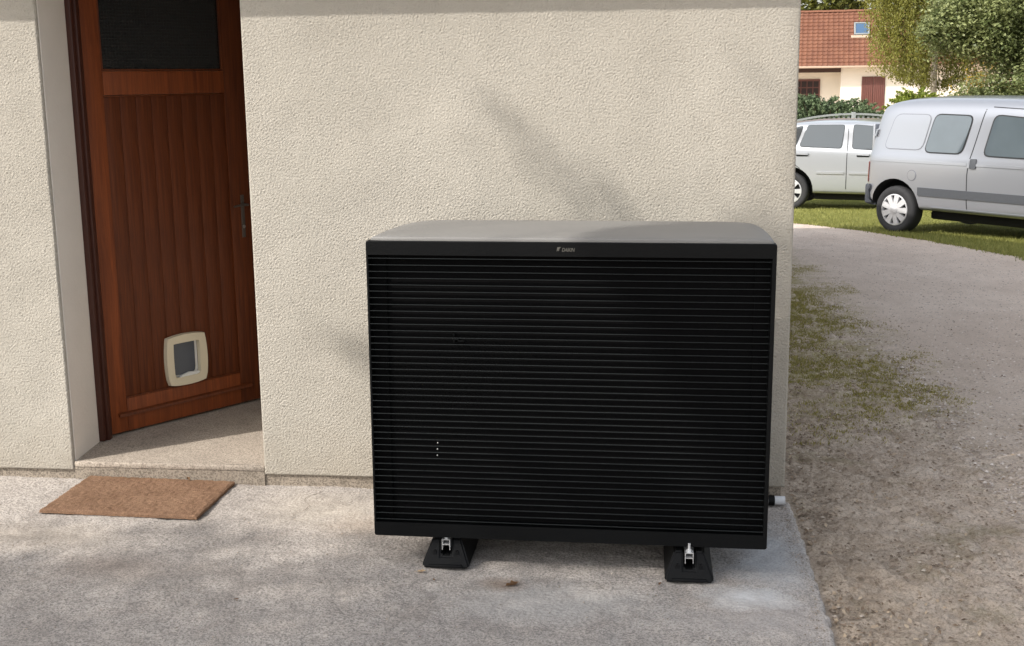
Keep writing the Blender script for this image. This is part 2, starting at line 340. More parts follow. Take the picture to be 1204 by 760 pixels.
def clump_points(c, rad, k, n, cr, hollow=.35, zmin=-9):
    """n points per clump, k clumps spread through an ellipsoid; returns positions and a per-clump tint"""
    P = []; Tn_ = []
    while len(P) < k:
        d = rng.normal(size=3); d /= np.linalg.norm(d); q = np.array(c)+d*np.array(rad)*(hollow+(1-hollow)*rng.uniform()**.5)
        if q[2] < zmin: continue
        r = cr*rng.uniform(.6, 1.35); P.append(q+rng.normal(size=(n, 3))*r*np.array([.55, .55, .4])); Tn_.append(np.full(n, rng.uniform(.1, .9))+rng.normal(size=n)*.18)
    return np.concatenate(P), np.concatenate(Tn_)
def limbs(bm, base, top, ends, r0):
    base = Vector(base); top = Vector(top)
    mid = [base.lerp(top, t)+Vector((random.uniform(-.06, .06), random.uniform(-.06, .06), 0)) for t in (0, .25, .5, .75, 1)]
    tube(bm, mid, [r0*1.25, r0, r0*.8, r0*.55, r0*.25], 9)
    for e in ends:
        t = random.uniform(.3, .85); s = base.lerp(top, t); e = Vector(e); m = s.lerp(e, .5)+Vector((0, 0, (e-s).length*.12))
        tube(bm, [s, m, e], [r0*.42*(1.1-t), r0*.28*(1.1-t), r0*.06], 6)
    return bm
def rounded(poly, r, n=4):
    out = []; m = len(poly)
    for i in range(m):
        p0, p, p1 = (Vector(poly[i-1]), Vector(poly[i]), Vector(poly[(i+1) % m])); a = (p0-p); b = (p1-p); rr = min(r, a.length*.45, b.length*.45); a = p+a.normalized()*rr; b = p+b.normalized()*rr
        for k in range(n+1): t = k/n; q = a*(1-t)**2+p*2*t*(1-t)+b*t*t; out.append((q.x, q.y))
    return out
# ================================================================== SETTING
# ground: one sheet to the horizon, dense beside the house
def axis(lo, hi, dense0, dense1, step):
    a = [-400, -200, -100, -60, -35, -20, -12, -8, -5, -3, -2]; a = [v for v in a if v < dense0-.3]
    b = [v for v in (3, 4, 5, 6, 8, 10, 12, 15, 18, 22, 28, 36, 50, 70, 100, 160, 300, 600) if v > dense1+.3]
    return a+list(np.arange(dense0, dense1+1e-6, step))+b
gx = np.array(axis(0, 0, .74, 2.45, .010)); gy = np.array([v_ for v_ in axis(0, 0, -1.7, 2.6, .010) if v_ < 2.605]+list(np.arange(2.63, 8, .03))+[8.5, 9, 10, 11, 12, 13.5, 15, 17, 18, 19, 20, 22, 25, 28, 36, 50, 70, 100, 160, 300, 600])
X, Y = np.meshgrid(gx, gy); i0 = int(np.searchsorted(gx, .739)); i1 = int(np.searchsorted(gx, 2.449)); j0 = int(np.searchsorted(gy, -1.701)); j1 = int(np.searchsorted(gy, 8.0)); ny_, nx_ = j1-j0, i1-i0
m = np.clip((gx-.80)/.03, 0, 1)*np.clip((2.1-gx)/.5, 0, 1); m = m[None, i0:i1]*np.clip((gy[j0:j1, None]+1.7)/.2, 0, 1)
hh = .0045*relief(ny_, nx_, .01, .22, .7, 41)+.0030*relief(ny_, nx_, .01, .06, .5, 42)+.0024*np.clip(relief(ny_, nx_, .01, .028, .4, 43), -1, 3)
Z = Tn(X, Y); Z[j0:j1, i0:i1] += hh*m; Z -= .02*np.clip((X-1.8)/.4, 0, 1)*(Y < 19)
tag(gridmesh('ground', X, Y, Z, M_SOIL), kind='structure')
# driveway: between a ragged edge along the house and the lawn
A = [(-8, 1.9), (-2, 1.72), (.07, 1.72), (1.85, 1.82), (2.97, 1.80), (4.77, 1.76), (6.46, 1.53), (7.2, 1.4), (9, .7), (11, -1.2), (13, -4), (16, -9), (20, -16)]
B = [(-8, 6.5), (-2, 5.4), (2, 4.9), (5.5, 4.5), (8.28, 4.06), (9.59, 3.76), (10.78, 3.35), (11.94, 2.93), (13, 2.31), (15, 1.2), (17, -.9), (20, -5), (26, -14)]
YS = np.concatenate([np.arange(-8, -1, .25), np.arange(-1, 9, .03), np.arange(9, 20, .08)]); NR = len(YS)
def edge_curve(C, jag, sh=0):
    C = np.array(C); ys = YS+sh; x = np.interp(ys, C[:, 0], C[:, 1]); x = np.convolve(np.pad(x, 7, 'edge'), np.ones(15)/15, 'valid')
    j = np.array([noise.noise((a*2.3, b*2.3, 1))*jag+noise.noise((a*9, b*9, 5))*jag*.5+noise.noise((a*25, b*25, 5))*jag*.3 for a, b in zip(x, YS)]); return np.stack([x+j, YS], 1)
ea = edge_curve(A, .22)-np.array([.2, 0]); eb = edge_curve(B, .06)
NV = 16; dv = []
for i in range(NR):
    for k in range(NV+1):
        t = (k/NV)**1.5; q = ea[i]*(1-t)+eb[i]*t; dv.append((q[0], q[1], T(*q)+((-.018, -.004, .002)[k] if k < 3 else .006)))
df = [(i*(NV+1)+k, i*(NV+1)+k+1, (i+1)*(NV+1)+k+1, (i+1)*(NV+1)+k) for i in range(NR-1) for k in range(NV)]
tag(pyobj('driveway', dv, df, M_DRIVE, sm=180), kind='structure')
# lawn beyond the driveway
lv = []
for i in range(NR):
    for k, w in enumerate((0, .4, 1, 2, 4, 8, 16, 32, 60, 120)):
        q = eb[i]+np.array([.75, .66])*w; lv.append((q[0], q[1], T(*q)+(.008 if k == 0 else .024)))
lf = [(i*10+k, i*10+k+1, (i+1)*10+k+1, (i+1)*10+k) for i in range(NR-1) for k in range(9)]
tag(pyobj('lawn', lv, lf, M_LAWN, sm=180), kind='structure')
# grass blades on the lawn in view
def blades(name, P, h, w, mat, label, cat):
    n = len(P); a = rng.uniform(0, 6.283, n); d = np.stack([np.cos(a), np.sin(a), np.zeros(n)], 1); hh = h*rng.uniform(.5, 1.3, n)[:, None]; ww = w*rng.uniform(.6, 1.3, n)[:, None]
    ln = rng.normal(size=(n, 3))*.45; ln[:, 2] = 1; V = np.empty((n, 3, 3)); V[:, 0] = P-d*ww*.5; V[:, 1] = P+d*ww*.5; V[:, 2] = P+ln*hh
    me = bpy.data.meshes.new(name); me.vertices.add(n*3); me.vertices.foreach_set('co', V.reshape(-1)); me.loops.add(n*3); me.loops.foreach_set('vertex_index', np.arange(n*3, dtype=np.int32))
    me.polygons.add(n); me.polygons.foreach_set('loop_start', np.arange(0, n*3, 3, dtype=np.int32)); me.polygons.foreach_set('loop_total', np.full(n, 3, dtype=np.int32))
    at = me.attributes.new('tint', 'FLOAT', 'POINT'); at.data.foreach_set('value', np.repeat(rng.uniform(0, 1, n), 3)); me.materials.append(mat); me.update()
    return tag(link(bpy.data.objects.new(name, me)), label, cat, kind='stuff')
n = 130000; i = np.searchsorted(YS, rng.uniform(4, 19.5, n)); w = rng.uniform(-.02, 1, n)**1.4*13; w = np.nan_to_num(w); q = eb[i]+np.array([.75, .66])*w[:, None]+rng.normal(size=(n, 2))*.05
q = q[(q[:, 0] > 1.5) & (q[:, 0] < 13) & (q[:, 1] > 5) & (q[:, 1] < 26)]
blades('grass', np.stack([q[:, 0], q[:, 1], Tn(q[:, 0], q[:, 1])+.01], 1), .045, .011, M_GRASS, 'short green grass of the lawn under the parked vehicles', 'grass')
# moss and fine weeds along the house side
n = 110000; q = np.stack([rng.uniform(.83, 2.0, n), rng.uniform(.9, 7.6, n)], 1)
keep = np.array([noise.noise((a*1.7, b*1.3, 9))+.6*noise.noise((a*6, b*6, 2))+.5*noise.noise((a*17, b*17, 6)) + .25*min(1, (b-1.2)/1.2) - max(0, a-1.35)*.9 + rng.normal()*.22 > .15 for a, b in q]); q = q[keep]
blades('moss', np.stack([q[:, 0], q[:, 1], Tn(q[:, 0], q[:, 1])], 1), .014, .006, M_MOSSB, 'patchy green moss growing between the house side and the driveway', 'moss')
# pebbles and litter on the bare soil
def pebbles(name, P, s, mat, label, cat, flat=.6):
    base = np.array([(1, 0, 0), (-1, 0, 0), (0, 1, 0), (0, -1, 0), (0, 0, 1)], float); n = len(P); V = np.empty((n, 5, 3)); sz = s*(rng.uniform(.15, 1, n)**2+.25)
    ang = rng.uniform(0, 6.28, n); ca, sa = np.cos(ang), np.sin(ang)
    for k in range(5):
        b = base[k]*rng.uniform(.6, 1.2, (n, 3)); b[:, 2] *= flat; V[:, k, 0] = b[:, 0]*ca-b[:, 1]*sa; V[:, k, 1] = b[:, 0]*sa+b[:, 1]*ca; V[:, k, 2] = b[:, 2]
    V = V*sz[:, None, None]+P[:, None, :]; tri = np.array([(0, 2, 4), (2, 1, 4), (1, 3, 4), (3, 0, 4)]); Fc = (tri[None]+5*np.arange(n)[:, None, None]).reshape(-1).astype(np.int32)
    me = bpy.data.meshes.new(name); me.vertices.add(n*5); me.vertices.foreach_set('co', V.reshape(-1)); me.loops.add(len(Fc)); me.loops.foreach_set('vertex_index', Fc); m = len(Fc)//3
    me.polygons.add(m); me.polygons.foreach_set('loop_start', np.arange(0, m*3, 3, dtype=np.int32)); me.polygons.foreach_set('loop_total', np.full(m, 3, dtype=np.int32))
    at = me.attributes.new('tint', 'FLOAT', 'POINT'); at.data.foreach_set('value', np.repeat(rng.uniform(0, 1, n)**1.5, 5)); me.materials.append(mat); me.update()
    return tag(link(bpy.data.objects.new(name, me)), label, cat, kind='stuff')
n = 15000; q = np.stack([.82+rng.uniform(0, 1, n)**1.5*1.1, rng.uniform(-1.8, 5.5, n)], 1)
q = q[np.array([noise.noise((a*2.1, b*2.1, 4))+rng.normal()*.25 > -.05 for a, b in q])]
pebbles('pebbles', np.stack([q[:, 0], q[:, 1], Tn(q[:, 0], q[:, 1])+.002], 1), .0085, M_PEB, 'scattered small stones on the bare soil beside the concrete slab', 'pebbles')
n = 30000; yv = -1.5+rng.uniform(0, 1, n)**1.3*13; q = np.stack([1.6+rng.uniform(0, 1, n)*(1.2+yv*.24), yv], 1)
pebbles('gravel', np.stack([q[:, 0], q[:, 1], Tn(q[:, 0], q[:, 1])+.005], 1), .0095, M_GRAV, 'loose grey gravel on the driveway', 'gravel')
n = 4500; q = np.stack([.82+rng.uniform(0, 1, n)**2*1.5, rng.uniform(-1.8, 4.5, n)], 1); q = q[np.array([noise.noise((a*2.6, b*2.6, 14))+rng.normal()*.2 > .02 for a, b in q])]
tag(leaf_mesh('leaf_litter', np.stack([q[:, 0], q[:, 1], Tn(q[:, 0], q[:, 1])+.008], 1), .019, M_LITTER, upb=1.5, aspect=.5), 'dry leaf litter strewn over the soil along the slab edge', 'leaf litter', kind='stuff')
n = 1500; q = np.stack([rng.uniform(-2.6, .78, n), -rng.uniform(0, 1, n)*1.6-.01], 1); zz = (.72-q[:, 0])*.0078
q2 = np.stack([.78-np.abs(rng.normal(size=500))*.03, rng.uniform(-1.6, -.02, 500)], 1); q = np.concatenate([q, q2]); zz = (.72-q[:, 0])*.0078
pebbles('grit', np.stack([q[:, 0], q[:, 1], zz+.002], 1), .0032, M_PEB, 'fine dark grit scattered over the concrete patio', 'grit')
# patio slab (slightly falling to the right), chipped right-hand edge
ST = .0046; xf = np.arange(-2.65, .778, ST); yf_ = np.arange(-1.75, .0105, ST); xs = np.concatenate([[-9, -7, -5, -4, -3.2], xf, [.782, .789, .7935]]); ys = np.concatenate([[-9, -7, -5, -4, -3, -2.3], yf_]); nxp, nyp = len(xs), len(ys)
X, Y = np.meshgrid(xs, ys); H = np.zeros_like(X); r1 = relief(len(yf_), len(xf), ST, .02, .5, 31); r2 = relief(len(yf_), len(xf), ST, .011, .4, 32); r3 = relief(len(yf_), len(xf), ST, .12, .6, 33); r4 = relief(len(yf_), len(xf), ST, .6, .6, 34)
fe = np.clip(np.minimum(np.minimum(np.arange(len(xf))[None], len(xf)-1-np.arange(len(xf))[None]), np.arange(len(yf_))[:, None])/6., 0, 1)
H[6:, 5:5+len(xf)] = (.0006*r1+.0005*r2*np.clip(.6+.5*r3, 0, 2)+.0010*r3-.0013*np.clip(r1*.6+r3*.8-1.3, 0, 2)+.0015*r4)*fe
en = np.interp(ys, yf_, relief(4, len(yf_), ST, .09, .7, 35)[0]*.0035+relief(4, len(yf_), ST, .02, .5, 36)[0]*.0018); X[:, -3:] += en[:, None]; X[:, -4] += en*.5
Z = (.72-np.clip(X, -3.5, .9))*.0078+H; Z[:, -2] -= .0015; Z[:, -1] -= .006
X = np.concatenate([X, X[:, -1:]+.003+np.abs(en[:, None])*.5, X[:, -1:]+.006], 1); Y = np.concatenate([Y, Y[:, -1:], Y[:, -1:]], 1); Z = np.concatenate([Z, Z[:, -1:]-.03, Z[:, -1:]-.18], 1)
patio = tag(gridmesh('patio', X, Y, Z, M_PATIO), kind='structure')
def crack(pts, w):
    v = []; f = []
    for i, (x, y) in enumerate(pts):
        ww = w*random.uniform(.4, 1.2); v += [(x-ww, y, slab_z(x)+.0032), (x+ww, y, slab_z(x)+.0032)]
        if i: f.append((2*i-2, 2*i-1, 2*i+1, 2*i))
    return pyobj('crack', v, f, plain('crack_dirt', srgb(96, 84, 72), 1, var=.2), patio)
cp = [(-1.02+.018*math.sin(k*.55)+random.uniform(-.006, .006), -.012-.016*k) for k in range(22)]; crack(cp, .0013)

# ================================================================== HOUSE
ZW = .06; XL, XR, XC = -2.031, -1.244, .774
house = tag(empty('house', (XC, 0, 0)), 'cream stucco house wall with the open brown wooden door and concrete doorstep', 'house')
house.location = (0, 0, 0)
bm = NB(); W2 = .30
def quadgrid(bm, x0, x1, z0, z1, y):
    bm.faces.new([bm.verts.new(p) for p in ((x0, y, z0), (x1, y, z0), (x1, y, z1), (x0, y, z1))])
prism(bm, [(-7, 0), (XL, 0), (XL-.022, W2), (-7, W2)], 'z', ZW, 2.30)
prism(bm, [(XR, 0), (XC, 0), (XC, 10), (XC-W2, 10), (XC-W2, W2), (XR+.02, W2)], 'z', ZW, 2.30)
prism(bm, [(XL, 0), (XR, 0), (XR, W2), (XL, W2)], 'z', 2.14, 2.299)
prism(bm, [(0, 2.301), (10, 2.301), (5, 4.5)], 'x', XC-W2, XC)
obj('wall', bm, M_STUCCO, house)
STEP = .0031
def coat(x0, x1, z0, z1, seed):
    xs = np.arange(x0, x1+STEP*.5, STEP); xs[-1] = x1; zs = np.arange(z0, z1, STEP); nz, nx_ = len(zs), len(xs)
    a = relief(nz, nx_, STEP, .0125, .5, seed); b = relief(nz, nx_, STEP, .0085, .4, seed+1); c = relief(nz, nx_, STEP, .35, .6, seed+2)
    h = .00055*np.tanh(1.2*a)+.0005*b+.0007*c-.0009*np.clip(-a-1.2, 0, 2)
    X, Z = np.meshgrid(xs, zs); d = np.minimum(np.minimum(X-x0, x1-X), Z-z0); e = np.clip(d/.007, 0, 1); e = np.sqrt(1-(1-e)**2); ed = d <= 1e-6
    Y = -(.0062+h)*e; Y = np.where(ed, .0035, np.minimum(Y, -.0004*(e > 0)))
    X = X+np.where(ed & (np.abs(X-x0) < 1e-6), -.0006*np.roll(a, 3), 0)+np.where(np.abs(X-x1) < 1e-6, .0008*a, 0)
    gridmesh('stucco_coat', X, Y, Z, M_STUCCO, house)
coat(-2.52, XL, ZW, 1.96, 11); coat(XR, XC, ZW, 1.96, 21)
bm = NB(); prism(bm, [(-7, .005), (XC-.012, .005), (XC-.012, 9.99), (-7, 9.99)], 'z', -.4, ZW-.002); obj('plinth', bm, M_PLINTH, house)
# smooth plastered door cheek
bm = NB(); prism(bm, [(XL+.003, .012), (XL-.016, .268), (XL-.03, .268), (XL-.02, .012)], 'z', .09, 2.13); obj('door_reveal', bm, M_PLASTER, house)
bm = NB(); box(bm, XL-.018, XR+.016, .014, .62, .05, .0945); box(bm, XL+.001, XR-.001, -.004, .014, .072, .095, bev=.005); box(bm, XL-.5, XR+.5, .62, 3.2, -.2, .094); obj('doorstep', bm, M_STEP, house, sm=40)
boxo('step_riser', M_PLINTH, house, XL+.001, XR-.001, -.002, .0138, -.2, .0715)
# hall behind the door
M_HALL = plain('hall_plaster', srgb(228, 222, 212), .9, var=.04, nscale=4)
bm = NB(); box(bm, -2.7, -2.6, W2+.01, 3.2, .09, 2.27); box(bm, -1.15, -1.05, W2+.01, 3.2, .09, 2.27); box(bm, -2.6, -1.15, 3.1, 3.2, .09, 2.27); box(bm, -2.6, -1.15, W2+.01, 3.1, 2.2, 2.28); obj('hall_wall', bm, M_HALL, house)
# door frame
def jamb(x0, x1): return boxo('door_jamb', M_DARKWOOD, house, x0, x1, .268, .325, .096, 2.13, bev=.004)
jamb(-2.06, -2.024); jamb(XR-.03, XR+.02)
boxo('door_jamb', M_DARKWOOD, house, -2.024, XR-.03, .268, .325, 2.08, 2.13, bev=.004)
boxo('door_stop', M_DARKWOOD, house, -2.0245, -2.012, .290, .322, .096, 2.08, bev=.002)
# door leaf, hinged left, swung inwards
HINGE = Vector((-2.036, .323, .0)); ang = math.atan2(.822, .57)
door = empty('door', HINGE, ang); door.parent = house; DW = .815; ZB, ZT = .104, 2.07
def dpart(name, u0, u1, z0, z1, y0=0, y1=.04, mat=M_WOOD, bev=.003):
    return boxo(name, mat, door, u0, u1, y0, y1, z0, z1, bev=bev)
dpart('stile', 0, .104, ZB, ZT, mat=M_WOOD_LIT); dpart('stile', .703, DW, ZB, ZT)
dpart('rail', .1045, .7025, ZB, .248, mat=M_WOOD_LIT); dpart('rail', .1045, .7025, 1.535, 1.632, mat=M_WOOD_LIT); dpart('rail', .1045, .7025, 1.985, ZT)
bm = NB(); prism(bm, [(-.016, .175), (-.012, .186), (0, .192), (.002, .192), (.002, .175)], 'x', .06, .76); obj('weather_bar', bm, M_WOOD, door)
pw = (.7025-.1045)/8
pk = dpart('plank', .1045+.0007, .1045+pw-.0007, .249, 1.534, .008, .032, bev=.0011)
for k in range(1, 8): o = share(pk, door); o.location.x = k*pw
for z in (.2485, 1.5275): dpart('moulding', .1045, .7025, z, z+.006, .001, .010, bev=.002)
dpart('pane', .1045, .7025, 1.633, 1.984, .014, .022, M_WIRED, 0)
dpart('moulding', .1045, .112, 1.633, 1.984, .002, .014); dpart('moulding', .695, .7025, 1.633, 1.984, .002, .014); dpart('moulding', .112, .695, 1.633, 1.641, .002, .014)
# handle
dpart('handle_plate', .756, .775, .88, 1.075, -.003, 0, M_HANDLE, .001)
bm = NB(); tube(bm, [(.765, -.003, 1.032), (.765, -.042, 1.032)], .006, 10); tube(bm, [(.769, -.043, 1.032), (.735, -.044, 1.033), (.690, -.041, 1.029)], [.0055, .005, .0042], 10); obj('door_handle', bm, M_HANDLE, door, sm=50)
bm = NB(); tube(bm, [(.765, -.002, .93), (.765, -.008, .93)], .008, 12); obj('key_cylinder', bm, M_STEEL, door, sm=40)
# cat flap: barrel-shaped ivory frame, smoked flap, pale tunnel lip
def barrel(u0, u1, z0, z1, bx, bz, n=9, rc=.02):
    p = []; cu, cz = (u0+u1)/2, (z0+z1)/2
    for k in range(n): t = -1+2*k/(n-1); p.append((cu+t*((u1-u0)/2-rc*(abs(t) > .99)*.25), z0-bz*(1-t*t)))
    for k in range(1, n): t = -1+2*k/(n-1); p.append((u1+bx*(1-t*t), cz+t*(z1-z0)/2))
    for k in range(1, n): t = 1-2*k/(n-1); p.append((cu+t*(u1-u0)/2, z1+bz*(1-t*t)))
    for k in range(1, n-1): t = 1-2*k/(n-1); p.append((u0-bx*(1-t*t), cz+t*(z1-z0)/2))
    return p
def ringface(bm, outer, inner, y0, y1, yi):
    n = len(outer); o0 = [bm.verts.new((a, y0, b)) for a, b in outer]; o1 = [bm.verts.new((a*.985+.412*.015, y1, b*.985+.368*.015)) for a, b in outer]
    i1 = [bm.verts.new((a, y1, b)) for a, b in inner]; i0 = [bm.verts.new((a, yi, b)) for a, b in inner]
    for A_, B_ in ((o0, o1), (o1, i1), (i1, i0)):
        for k in range(n): bm.faces.new((A_[k], A_[(k+1) % n], B_[(k+1) % n], B_[k]))
    bmesh.ops.recalc_face_normals(bm, faces=bm.faces[:]); return bm
outer = barrel(.314, .510, .262, .476, .010, .010); inner = barrel(.344, .477, .293, .447, .002, .001)
obj('cat_flap_frame', ringface(NB(), outer, inner, .006, -.016, .0055), M_IVORY, door, sm=40)
bm = NB(); prism(bm, barrel(.345, .476, .294, .446, .001, .001), 'y', .0056, .0076); obj('cat_flap_tunnel', bm, M_WHITEPL, door)
fl = [(.346, .308), (.352, .302), (.40, .300), (.448, .303), (.458, .312), (.461, .33), (.461, .446), (.346, .446)]
bm = NB(); prism(bm, fl, 'y', .000, .004); obj('cat_flap', bm, M_FLAP, door)
bm = NB(); prism(bm, [(.37, .292), (.40, .286), (.44, .288), (.474, .296), (.474, .303), (.42, .309), (.38, .300)], 'y', -.012, -.001); obj('cat_flap_lip', bm, M_WHITEPL, door)
# eave above the frame: soffit, gutter, tiled slope
bm = NB(); prism(bm, [(-.22, 2.24), (0, 2.31), (5, 4.51), (10, 2.31), (10.22, 2.24), (10.22, 2.31), (5, 4.62), (-.22, 2.31)], 'x', -7.2, .92); obj('roof', bm, M_ROOF, house)
bm = NB(); g = [(-.225+.045*math.cos(a), 2.215+.045*math.sin(a)) for a in np.linspace(math.pi, 2*math.pi, 9)]; g2 = [(-.225+.04*math.cos(a), 2.215+.04*math.sin(a)) for a in np.linspace(2*math.pi, math.pi, 9)]
prism(bm, g+g2, 'x', -7.2, .92); obj('gutter', bm, M_GUTTER, house, sm=40)
# ------------------------------------------------------------------ doormat
mt = NB(); rowsm = []
for j in range(25):
    for i in range(37):
        pass
mx, my, mzz = -.303, -.2, .0
bm = NB(); grid = [[bm.verts.new((-.303+.606*i/60+.0015*random.uniform(-1, 1)*(i in (0, 60)), -.2+.4*j/40+.0015*random.uniform(-1, 1)*(j in (0, 40)), .014+random.uniform(-.0022, .0022)-.004*(i in (0, 60) or j in (0, 40)))) for i in range(61)] for j in range(41)]
for j in range(40):
    for i in range(60): bm.faces.new((grid[j][i], grid[j][i+1], grid[j+1][i+1], grid[j+1][i]))
rim = [grid[0][i] for i in range(61)]+[grid[j][60] for j in range(1, 41)]+[grid[40][i] for i in range(59, -1, -1)]+[grid[j][0] for j in range(39, 0, -1)]
lo = [bm.verts.new((v.co.x*1.004, v.co.y*1.004, 0)) for v in rim]; n = len(rim)
for k in range(n): bm.faces.new((rim[k], lo[k], lo[(k+1) % n], rim[(k+1) % n]))
o = tag(obj('doormat', bm, M_MAT), 'brown coir doormat lying on the concrete below the doorstep', 'doormat'); o.location = (-1.672, -.205, slab_z(-1.67)+.004); o.rotation_euler = (0, R(.45), R(-1.2))

# ================================================================== HEAT PUMP
UW, UH = 1.27, .988
hp = tag(empty('heat_pump', (-.6346, -.75, .114)), 'large black heat pump unit with slatted front standing before the stucco wall', 'heat pump')
hp.rotation_euler = (0, .0038, -.0118)
plan = [(.012, .02), (.02, .18), (.043, .354), (.083, .455), (.13, .485), (.19, .497), (1.08, .497), (1.17, .49), (1.222, .46), (1.242, .41), (1.255, .30), (1.262, .12), (1.262, .02)]
def smooth_closed(p, n=3):
    for _ in range(n):
        q = [p[0]]
        for i in range(len(p)-1):
            a, b = p[i], p[i+1]; q += [(a[0]*.75+b[0]*.25, a[1]*.75+b[1]*.25), (a[0]*.25+b[0]*.75, a[1]*.25+b[1]*.75)]
        p = q+[p[-1]]
    return p
pl = smooth_closed(plan, 2)
bm = NB(); prism(bm, [(.015+x*.976, max(y, .075)) for x, y in pl if y > .05 or x in (pl[0][0], pl[-1][0])], 'z', .02, UH-.03); obj('casing', bm, M_CASE, hp, sm=30)
# top cover: shallow crown, rolled front lip
bm = NB(); cx_, cy_ = .635, .2; rings = []
full = pl+[(1.255-k*.12, .012) for k in range(0, 11)]
for s, z in ((1, UH-.045), (1, UH-.009), (.996, UH-.004), (.985, UH-.001), (.9, UH+.001), (.5, UH+.003)):
    rings.append([bm.verts.new((cx_+(x-cx_)*s, cy_+(y-cy_)*s, z)) for x, y in full])
n = len(full)
for a, b in zip(rings, rings[1:]):
    for k in range(n): bm.faces.new((a[k], a[(k+1) % n], b[(k+1) % n], b[k]))
bm.faces.new(rings[-1]); bmesh.ops.recalc_face_normals(bm, faces=bm.faces[:]); obj('top_cover', bm, M_CASE, hp, sm=40)
# front frame
def fbox(name, x0, x1, z0, z1, y0, y1, mat, bev=.003, parent=hp): return boxo(name, mat, parent, x0, x1, y0, y1, z0, z1, bev=bev)
Z0, Z1 = .048, UH-.056
bm = NB(); orr = rounded([(0, 0), (UW, 0), (UW, UH-.012), (0, UH-.012)], .008, 4); ir = [(min(max(x, .007), UW-.013), min(max(z, Z0), Z1)) for x, z in orr]
yy = ((orr, .045, 1), (orr, .004, 1), (orr, .0012, .9985), (orr, 0, .996), (ir, 0, 1), (ir, .049, 1)); rg = [[bm.verts.new((UW/2+(x-UW/2)*k, y, UH/2+(z-UH/2)*k)) for x, z in o_] for o_, y, k in yy]
for a_, b_ in zip(rg, rg[1:]):
    for k in range(len(orr)): bm.faces.new((a_[k], a_[(k+1) % len(orr)], b_[(k+1) % len(orr)], b_[k]))
bmesh.ops.remove_doubles(bm, verts=bm.verts[:], dist=1e-5); bmesh.ops.recalc_face_normals(bm, faces=bm.faces[:]); obj('front_frame', bm, M_BLACK, hp, sm=25)
fbox('front_backing', .0075, .055, Z0, Z1, .040, .044, M_VOID, 0); fbox('front_backing', UW-.06, UW-.0135, Z0, Z1, .040, .044, M_VOID, 0)
fbox('inner_panel', .004, UW-.008, .03, UH-.04, .05, .06, M_VOID, 0)
NS = 42; pitch = (Z1-Z0)/NS
bm = NB(); prism(bm, [(.0010, -.0009), (.0008, .0003), (.0016, .0009), (.009, -.0007), (.009, -.0022), (.002, -.0014)], 'x', .0072, UW-.0132)
sl = obj('slat', bm, M_SLAT, hp, sm=30); sl.location.z = Z0+pitch*.5
for k in range(1, NS): o = share(sl, hp); o.location.z = Z0+pitch*(k+.5)
bm = NB(); bmesh.ops.create_uvsphere(bm, u_segments=8, v_segments=6, radius=.0022); rv = obj('rivet', bm, M_ALU, hp, sm=60)
rv.location = (.215, .006, Z0+pitch*(11+.0)); 
for k in (12, 13): o = share(rv, hp); o.location = (.215+.001*(k-11), .006, Z0+pitch*k)
for k, (x, z) in enumerate(((.265, .655), (.283, .650), (.268, .676))):
    o = fbox('inner_bracket', x, x+.02, z, z+.004, .036, .048, M_BLACK, 0) if k < 2 else fbox('inner_bracket', x, x+.004, z-.03, z, .036, .048, M_BLACK, 0)
# badge: small split-triangle emblem and lettering
tc = bpy.data.curves.new('badge_text', 'FONT'); tc.body = 'DAIKIN'; tc.size = .0160; tc.shear = .25; tc.offset = .0003; tc.extrude = .0006; tc.align_x = 'LEFT'; tc.space_character = .95
to = bpy.data.objects.new('tmp', tc); COL.objects.link(to); dg = bpy.context.evaluated_depsgraph_get(); me = bpy.data.meshes.new_from_object(to.evaluated_get(dg)); bpy.data.objects.remove(to)
me.name = 'badge_lettering'; me.materials.clear(); me.materials.append(M_LOGO); xs_ = [v.co.x for v in me.vertices]; kx = .040/(max(xs_)-min(xs_))
for v in me.vertices: v.co.x *= kx; v.co.z += .0
bl = link(bpy.data.objects.new('badge_lettering', me), hp); bl.rotation_euler.x = math.pi/2; bl.location = (.618, -.0006, UH-.0400)
bm = NB()
prism(bm, [(.602, UH-.0405), (.6045, UH-.0265), (.616, UH-.0265)], 'y', -.0012, .001); prism(bm, [(.6070, UH-.0335), (.6115, UH-.0342), (.6068, UH-.0395)], 'y', -.0012, .001)
obj('badge_emblem', bm, M_LOGO, hp)
